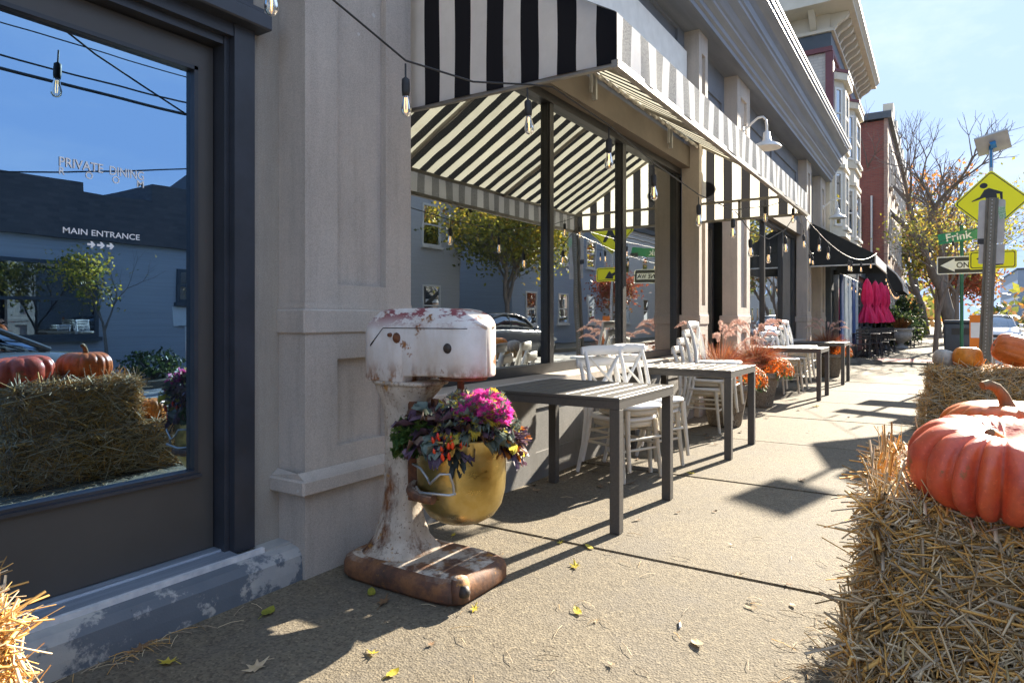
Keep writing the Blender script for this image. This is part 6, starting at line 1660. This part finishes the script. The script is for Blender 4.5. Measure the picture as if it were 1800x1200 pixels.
# shrubs
def shrub(label, x, y, z, rx, rz, n, mats, probs, seed, leaf=.05, name='shrub'):
    r = np.random.default_rng(seed); t = thing(name, label, 'shrub', (x, y, z))
    d = r.normal(size=(n, 3)); d /= np.linalg.norm(d, axis=1, keepdims=True); d *= r.uniform(.55, 1.0, (n, 1)) * (1 + .18 * np.sin(d[:, :1] * 6) + .15 * np.sin(d[:, 1:2] * 7 + 1))
    c = d * np.array([rx, rx, rz]) + np.array([0, 0, rz]); c[:, 2] = np.maximum(c[:, 2], .02)
    a = r.normal(size=(n, 3)); a /= np.linalg.norm(a, axis=1, keepdims=True); b = np.cross(a, r.normal(size=(n, 3))); b /= np.linalg.norm(b, axis=1, keepdims=True); s = leaf * r.uniform(.6, 1.4, (n, 1))
    V = np.stack([c - a * s, c + b * s * .6, c + a * s, c - b * s * .6], 1).reshape(-1, 3)
    npmesh('foliage', V, np.arange(n * 4).reshape(-1, 4), mats, r.choice(len(mats), n, p=probs), t, 'stuff')
    q = MB()
    for k in range(5):
        an = k * 1.3; q.tube([(0, 0, 0), (math.cos(an) * rx * .4, math.sin(an) * rx * .4, rz), (math.cos(an) * rx * .7, math.sin(an) * rx * .7, rz * 1.6)], [.03, .02, .008], 5)
    q.build('stems', M_bark, t)
shrub('dark evergreen shrub beneath the far curved awning', 33, 1.6, .0, .8, .8, 2600, [T_grn, T_gr2], [.75, .25], 3, .07)
shrub('rounded green shrub beyond the stone urn', 36.2, 1.3, .0, .7, .65, 2200, [T_grn, T_gr2], [.5, .5], 4, .07)
shrub('tall dark shrub against the brick block', 39, 1.5, .0, .8, 1.2, 2600, [T_grn, T_gr2], [.8, .2], 5, .08)
shrub('low yellowing shrub by the distant pavement', 44, 1.4, .0, .8, .45, 1600, [T_gr2, T_ygr], [.5, .5], 6, .08)
shrub('small bush in the tree bed across the street', 7.2, -7.6, .0, .55, .28, 900, [T_gr2, T_grn], [.5, .5], 7, .04)
# ------------------------------------------------------------------ far curved awning
t = thing('curved_awning', 'black rounded awning with pale edge far down the pavement', 'awning', (31.5, 1.8, 2.3))
q = MB(); xs_ = (29.0, 33.3); pr = [(2.44, 3.45), (2.1, 3.4), (1.7, 3.2), (1.35, 2.85), (1.15, 2.5), (1.1, 2.2)]
for (a, b), (c_, d) in zip(pr[:-1], pr[1:]): q.quad((xs_[0], a, b), (xs_[1], a, b), (xs_[1], c_, d), (xs_[0], c_, d))
for x in xs_: q.add([(x, p[0], p[1]) for p in pr] + [(x, 2.44, 2.2)], [tuple(range(len(pr) + 1))])
W(q, 'canopy', M_blackcloth, t)
q = MB(); q.quad((xs_[0] - .01, 1.095, 2.2), (xs_[1] + .01, 1.095, 2.2), (xs_[1] + .01, 1.095, 2.4), (xs_[0] - .01, 1.095, 2.4))
for x in xs_:
    q.tube([(x, p[0] - .01, p[1]) for p in pr], .03, 5)
W(q, 'valance', M_edge, t)
# ------------------------------------------------------------------ folded pink umbrellas
def umbrella(label, x, y, s=1.0, first=[None]):
    if first[0] is not None: return dup(first[0], (x, y, 0), random.uniform(0, 6), label)
    t = thing('patio_umbrella', label, 'umbrella', (x, y, 0), group='folded pink patio umbrellas')
    q = MB(); n = 48; rings = []
    for z, r, f in ((2.42, .012, 0), (2.36, .05, .1), (2.25, .10, .18), (2.0, .135, .25), (1.75, .15, .28), (1.58, .10, .15), (1.5, .12, .2), (1.3, .19, .4), (1.12, .235, .5), (1.05, .245, .55)):
        rings.append([(r * (1 + f * .62 * math.cos(8 * 2 * math.pi * j / n + 2 * f)) * math.cos(2 * math.pi * j / n), r * (1 + f * .62 * math.cos(8 * 2 * math.pi * j / n + 2 * f)) * math.sin(2 * math.pi * j / n), z + .03 * f * math.cos(12 * math.pi * j / n)) for j in range(n)])
    q.loft(rings, cap=False); q.build('canopy', M_pink, t)
    q = MB(); q.tube([(0, 0, .05), (0, 0, 2.46)], .02, 8); q.build('pole', M_iron, t)
    q = MB(); q.lathe([(0, .0), (.24, .0), (.24, .05), (.05, .08), (.03, .2), (0, .2)], 16); q.build('base', M_iron, t)
    q = MB(); q.lathe([(.108, 1.555), (.112, 1.585), (.108, 1.6)], 16); q.build('tie', M_pink, t)
    first[0] = t; return t
umbrella('folded pink umbrella closest to the hanging cloths', 23.2, 1.86)
umbrella('folded pink umbrella second from the hanging cloths', 24.8, 1.75)
umbrella('folded pink umbrella third from the hanging cloths', 25.9, 1.65)
umbrella('folded pink umbrella nearest the curved awning', 28.2, 1.66)
# ------------------------------------------------------------------ black bistro tables and chairs
def bistro_table(label, x, y, first=[None]):
    if first[0] is not None: return dup(first[0], (x, y, 0), 0, label)
    t = thing('bistro_table', label, 'table', (x, y, 0), group='black iron bistro tables')
    q = MB(); q.rbox(-.34, .34, -.34, .34, .725, .75, .01, seg=1, sm=False); q.build('table_top', M_iron, t)
    for sx in (-1, 1):
        for sy in (-1, 1):
            q = MB(); q.tube([(sx * .10, sy * .10, .724), (sx * .05, sy * .05, .45), (sx * .09, sy * .09, .2), (sx * .24, sy * .24, .03), (sx * .27, sy * .27, .004)], .016, 6); q.build('leg', M_iron, t)
    first[0] = t; return t
def bistro_chair(label, x, y, rz, first=[None]):
    if first[0] is not None: return dup(first[0], (x, y, 0), rz, label)
    t = thing('bistro_chair', label, 'chair', (x, y, 0), rz, group='black iron bistro chairs')
    q = MB(); q.rbox(-.2, .2, -.2, .2, .44, .46, .008, seg=1, sm=False); q.build('seat', M_iron, t)
    for s in (-1, 1):
        q = MB(); q.tube([(s * .18, -.18, .44), (s * .2, -.24, .004)], .012, 6); q.build('leg', M_iron, t)
        q = MB(); q.tube([(s * .2, .26, .004), (s * .18, .18, .44), (s * .17, .24, .86)], .012, 6); q.build('leg', M_iron, t)
    q = MB()
    for z in (.58, .66, .74, .82): q.box(-.17, .17, .205 + (z - .5) * .09, .215 + (z - .5) * .09, z, z + .045)
    q.build('backrest', M_iron, t)
    first[0] = t; return t
spots = [(21.6, 1.75), (22.9, 1.55), (24.2, 1.75), (25.6, 1.5), (27.2, 1.6), (32.0, 1.1), (34.6, .9)]
names = ['nearest the lane kerb', 'second from the lane kerb', 'below the first pink umbrellas', 'below the middle pink umbrellas', 'below the last pink umbrella', 'just past the stone urn', 'beyond the stone urn by the shrubs']
for i, ((x, y), nm) in enumerate(zip(spots, names)):
    bistro_table('black iron bistro table ' + nm, x, y)
    bistro_chair('black iron bistro chair before the table ' + nm, x - .55, y + .05, R(-90))
    bistro_chair('black iron bistro chair behind the table ' + nm, x + .55, y - .05, R(90))
# stone urn with red stems
t = thing('stone_urn', 'carved grey stone urn on a foot between the bistro tables', 'planter', (30.0, 1.25, 0))
M_stone = simple('urn stone', (.32, .33, .33), (.22, .23, .235), .9, 12, .5, 40)
q = MB(); q.lathe([(0, 0), (.26, 0), (.26, .08), (.14, .12), (.10, .2), (.16, .26), (.33, .36), (.40, .5), (.40, .6), (.36, .68), (.44, .74), (.46, .80), (.40, .80), (.36, .72)], 28); q.build('urn_body', M_stone, t)
q = MB(); q.lathe([(0, .76), (.40, .76)], 20); q.build('soil', M_soil, t)
t2 = thing('red_grass', 'russet grass growing out of the stone urn', 'grass plant', (30.0, 1.25, .76))
r = np.random.default_rng(4); n = 260; a = r.uniform(0, 6.28, n); L = r.uniform(.2, .5, n); ln = r.uniform(0, .8, n)
P0 = np.stack([np.cos(a) * .2, np.sin(a) * .2, 0 * a], 1) * r.uniform(0, 1, (n, 1)); P2 = P0 + np.stack([np.cos(a) * np.sin(ln) * L, np.sin(a) * np.sin(ln) * L, np.cos(ln) * L], 1)
V, F = strands(P0, (P0 + P2) / 2 + np.array([0, 0, .03]), P2, .008, .003); npmesh('blades', V, F, [T_red, T_org, T_brn], np.repeat(r.choice(3, n), 6), t2, 'stuff')

# ------------------------------------------------------------------ cars
M_cglass = glass_mat('car glass', (.8, .9, 1.0), .28, see=.12)
M_tyre = simple('tyre rubber', (.02, .02, .02), (.03, .03, .03), .8, 20); M_rimm = simple('wheel rim', (.5, .5, .5), (.4, .4, .4), .35, 10, metal=.8)
M_lamp = simple('headlamp', (.75, .78, .8), (.55, .58, .6), .15, 40); M_tail = simple('tail lamp red', (.5, .005, .02), (.6, .02, .05), .2, 20)
M_dkpl = simple('dark grille plastic', (.012, .012, .013), (.02, .02, .02), .5, 30)
def car(label, x, y, heading, paint):
    """heading 0: nose towards -X"""
    t = thing('parked_car', label, 'car', (x, y, -.135), heading, group='parked cars')
    # stations along the car: x, half width, sill, shoulder, roof(half width, height)
    st = [(-2.30, .62, .30, .52, .50, .58), (-2.22, .80, .22, .62, .66, .68), (-2.0, .88, .20, .70, .74, .76), (-1.6, .90, .19, .80, .76, .88), (-1.05, .905, .19, .87, .78, .97),
          (.2, .91, .19, .92, .78, .99), (1.2, .905, .19, .94, .78, 1.0), (1.7, .89, .2, .93, .76, 1.02), (2.1, .85, .24, .88, .72, .99), (2.28, .74, .34, .80, .62, .88), (2.32, .6, .42, .7, .5, .76)]
    rings = []
    for X_, w, z0, zs, wr, zr in st:
        h = [(w * .82, z0), (w * .97, z0 + .10), (w, (z0 + zs) / 2), (w * .985, zs), (wr * 1.02, (zs + zr) / 2 + .03), (wr * .8, zr)]
        rings.append([(X_, yy, z) for yy, z in h] + [(X_, -yy, z) for yy, z in reversed(h)])
    q = MB(); q.loft(rings); q.build('body', paint, t)
    cab = [(-1.12, .74, .95, .72, .97), (-.55, .73, .96, .62, 1.32), (-.1, .73, .97, .575, 1.44), (.6, .73, .97, .57, 1.45), (1.2, .72, .98, .60, 1.32), (1.85, .68, 1.0, .62, 1.02)]
    rings = [[(X_, w, z0), (X_, (w + wt) / 2 + .03, (z0 + zt) / 2), (X_, wt, zt), (X_, -wt, zt), (X_, -(w + wt) / 2 - .03, (z0 + zt) / 2), (X_, -w, z0)] for X_, w, z0, wt, zt in cab]
    q = MB(); q.loft(rings); q.build('windows', M_cglass, t)
    q = MB(); q.loft([[(X_, .56, z - .02), (X_, .3, z + .025), (X_, -.3, z + .025), (X_, -.56, z - .02), (X_, -.55, z - .045), (X_, .55, z - .045)] for X_, z in ((-.22, 1.43), (.2, 1.47), (.75, 1.45), (1.0, 1.40))]); q.build('roof', paint, t)
    q = MB()
    for s in (-1, 1): q.tube([(-1.1, s * .735, .96), (-.55, s * .66, 1.30), (-.15, s * .59, 1.44), (.6, s * .585, 1.45), (1.2, s * .62, 1.33), (1.85, s * .66, 1.02)], .03, 6); q.tube([(.3, s * .73, .97), (.32, s * .59, 1.43)], .028, 5)
    q.build('pillars', paint, t)
    for s in (-1, 1):
        q = MB(); q.prism([(-2.235, .63), (-2.0, .70), (-1.8, .745), (-1.85, .66), (-2.15, .575)], 1, *sorted((s * .60, s * .90))); o_ = q.build('headlight', M_lamp, t)
        q = MB(); q.prism([(2.30, .70), (2.12, .86), (2.0, .84), (2.1, .70)], 1, *sorted((s * .45, s * .875))); q.build('tail_light', M_tail, t)
        q = MB(); q.rbox(-.78, -.60, *sorted((s * .90, s * 1.04)), .93, 1.05, .03); q.build('wing_mirror', paint, t)
        for X_ in (-1.42, 1.38):
            q = MB(); q.lathe([(.20, -.10), (.31, -.10), (.335, -.06), (.335, .06), (.31, .10), (.20, .10)], 24, xf=Matrix.Translation((X_, s * .82, .335)) @ Matrix.Rotation(R(90), 4, 'X')); wv = q.build('tyre', M_tyre, t)
            q = MB(); q.lathe([(0, .095), (.06, .10), (.2, .085)], 10, xf=Matrix.Translation((X_, s * .82, .335)) @ Matrix.Rotation(R(90) if s < 0 else R(-90), 4, 'X')); q.build('rim', M_rimm, wv)
    q = MB(); q.box(-2.33, -2.25, -.42, .42, .50, .61); q.box(-2.32, -2.20, -.55, .55, .26, .38); q.box(-2.29, -2.15, -.80, -.60, .30, .44); q.box(-2.29, -2.15, .60, .80, .30, .44); q.build('grille', M_dkpl, t)
    q = MB(); q.box(-2.345, -2.332, -.16, .16, .42, .49); q.build('number_plate', M_swht, t)
    return t
def paint(name, c): 
    m = simple(name, c, tuple(x * .95 for x in c), .22, 2); m.node_tree.nodes['Principled BSDF'].inputs['Coat Weight'].default_value = .6; return m
PW = paint('car paint white', (.78, .79, .8)); PS = paint('car paint silver', (.30, .31, .33)); PR = paint('car paint red', (.4, .03, .04)); PG = paint('car paint grey', (.10, .11, .12))
car('white saloon facing the camera behind the sign posts', 38, -2.15, 0, PW)
car('silver car parked behind the white saloon', 44.2, -2.15, 0, PS)
car('red car parked across the road in the distance', 41.5, -6.0, R(180), PR)
car('grey car parked at the kerb beside the near pumpkin bales', 1.0, -2.2, 0, PG)
car('dark grey car parked farther along the opposite kerb', 17, -6.1, R(180), PG)
# ------------------------------------------------------------------ utility pole and overhead wires (mirrored in the door)
t = thing('utility_pole', 'brown timber utility pole with a cross arm across the street', 'utility pole', (14.0, -7.4, 0))
M_pole = simple('pole timber', (.14, .10, .07), (.09, .065, .05), .9, 10, .4, 30, stretch=(1, 1, .15))
q = MB(); q.tube([(0, 0, 0), (0, 0, 9)], [.15, .11], 10); q.build('pole', M_pole, t)
q = MB(); q.box(-.06, .06, -1.1, 1.1, 8.2, 8.32); q.build('cross_arm', M_pole, t)
k_ = 0
for (y, z, sag, lab, r_) in [(-6.6, 5.2, .35, 'thick overhead cable lowest over the street', .03), (-7.4, 5.7, .4, 'overhead cable second from the bottom', .018), (-7.3, 6.2, .4, 'thin overhead cable above the thick ones', .012), (-8.3, 8.3, .5, 'overhead wire on the outer end of the cross arm', .012), (-6.5, 8.3, .5, 'overhead wire on the street end of the cross arm', .012), (-7.35, 6.9, .6, 'twisted overhead cable at mid height', .022)]:
    pts = catenary((-30, y, z), (14, y, z), sag, 16) + catenary((14, y, z), (58, y, z), sag, 16)[1:]
    base = Vector(pts[0]); q = MB(); q.tube([p - base for p in pts], r_, 5)
    o = q.build('overhead_cable', M_cable, loc=base); tag(o, lab, 'cable', 'overhead cables along the street')
pts = catenary((14, -7.4, 6.0), (3.5, -9.1, 3.6), .3, 12); base = Vector(pts[0]); q = MB(); q.tube([p - base for p in pts], .016, 5); o = q.build('overhead_cable', M_cable, loc=base); tag(o, 'service cable dropping from the pole to the dark parapet building', 'cable', 'overhead cables along the street')
pts = catenary((14, -7.4, 7.0), (0.5, 2.5, 5.0), .5, 14); base = Vector(pts[0]); q = MB(); q.tube([p - base for p in pts], .012, 5); o = q.build('overhead_cable', M_cable, loc=base); tag(o, 'service cable crossing the street towards the storefront cornice', 'cable', 'overhead cables along the street')
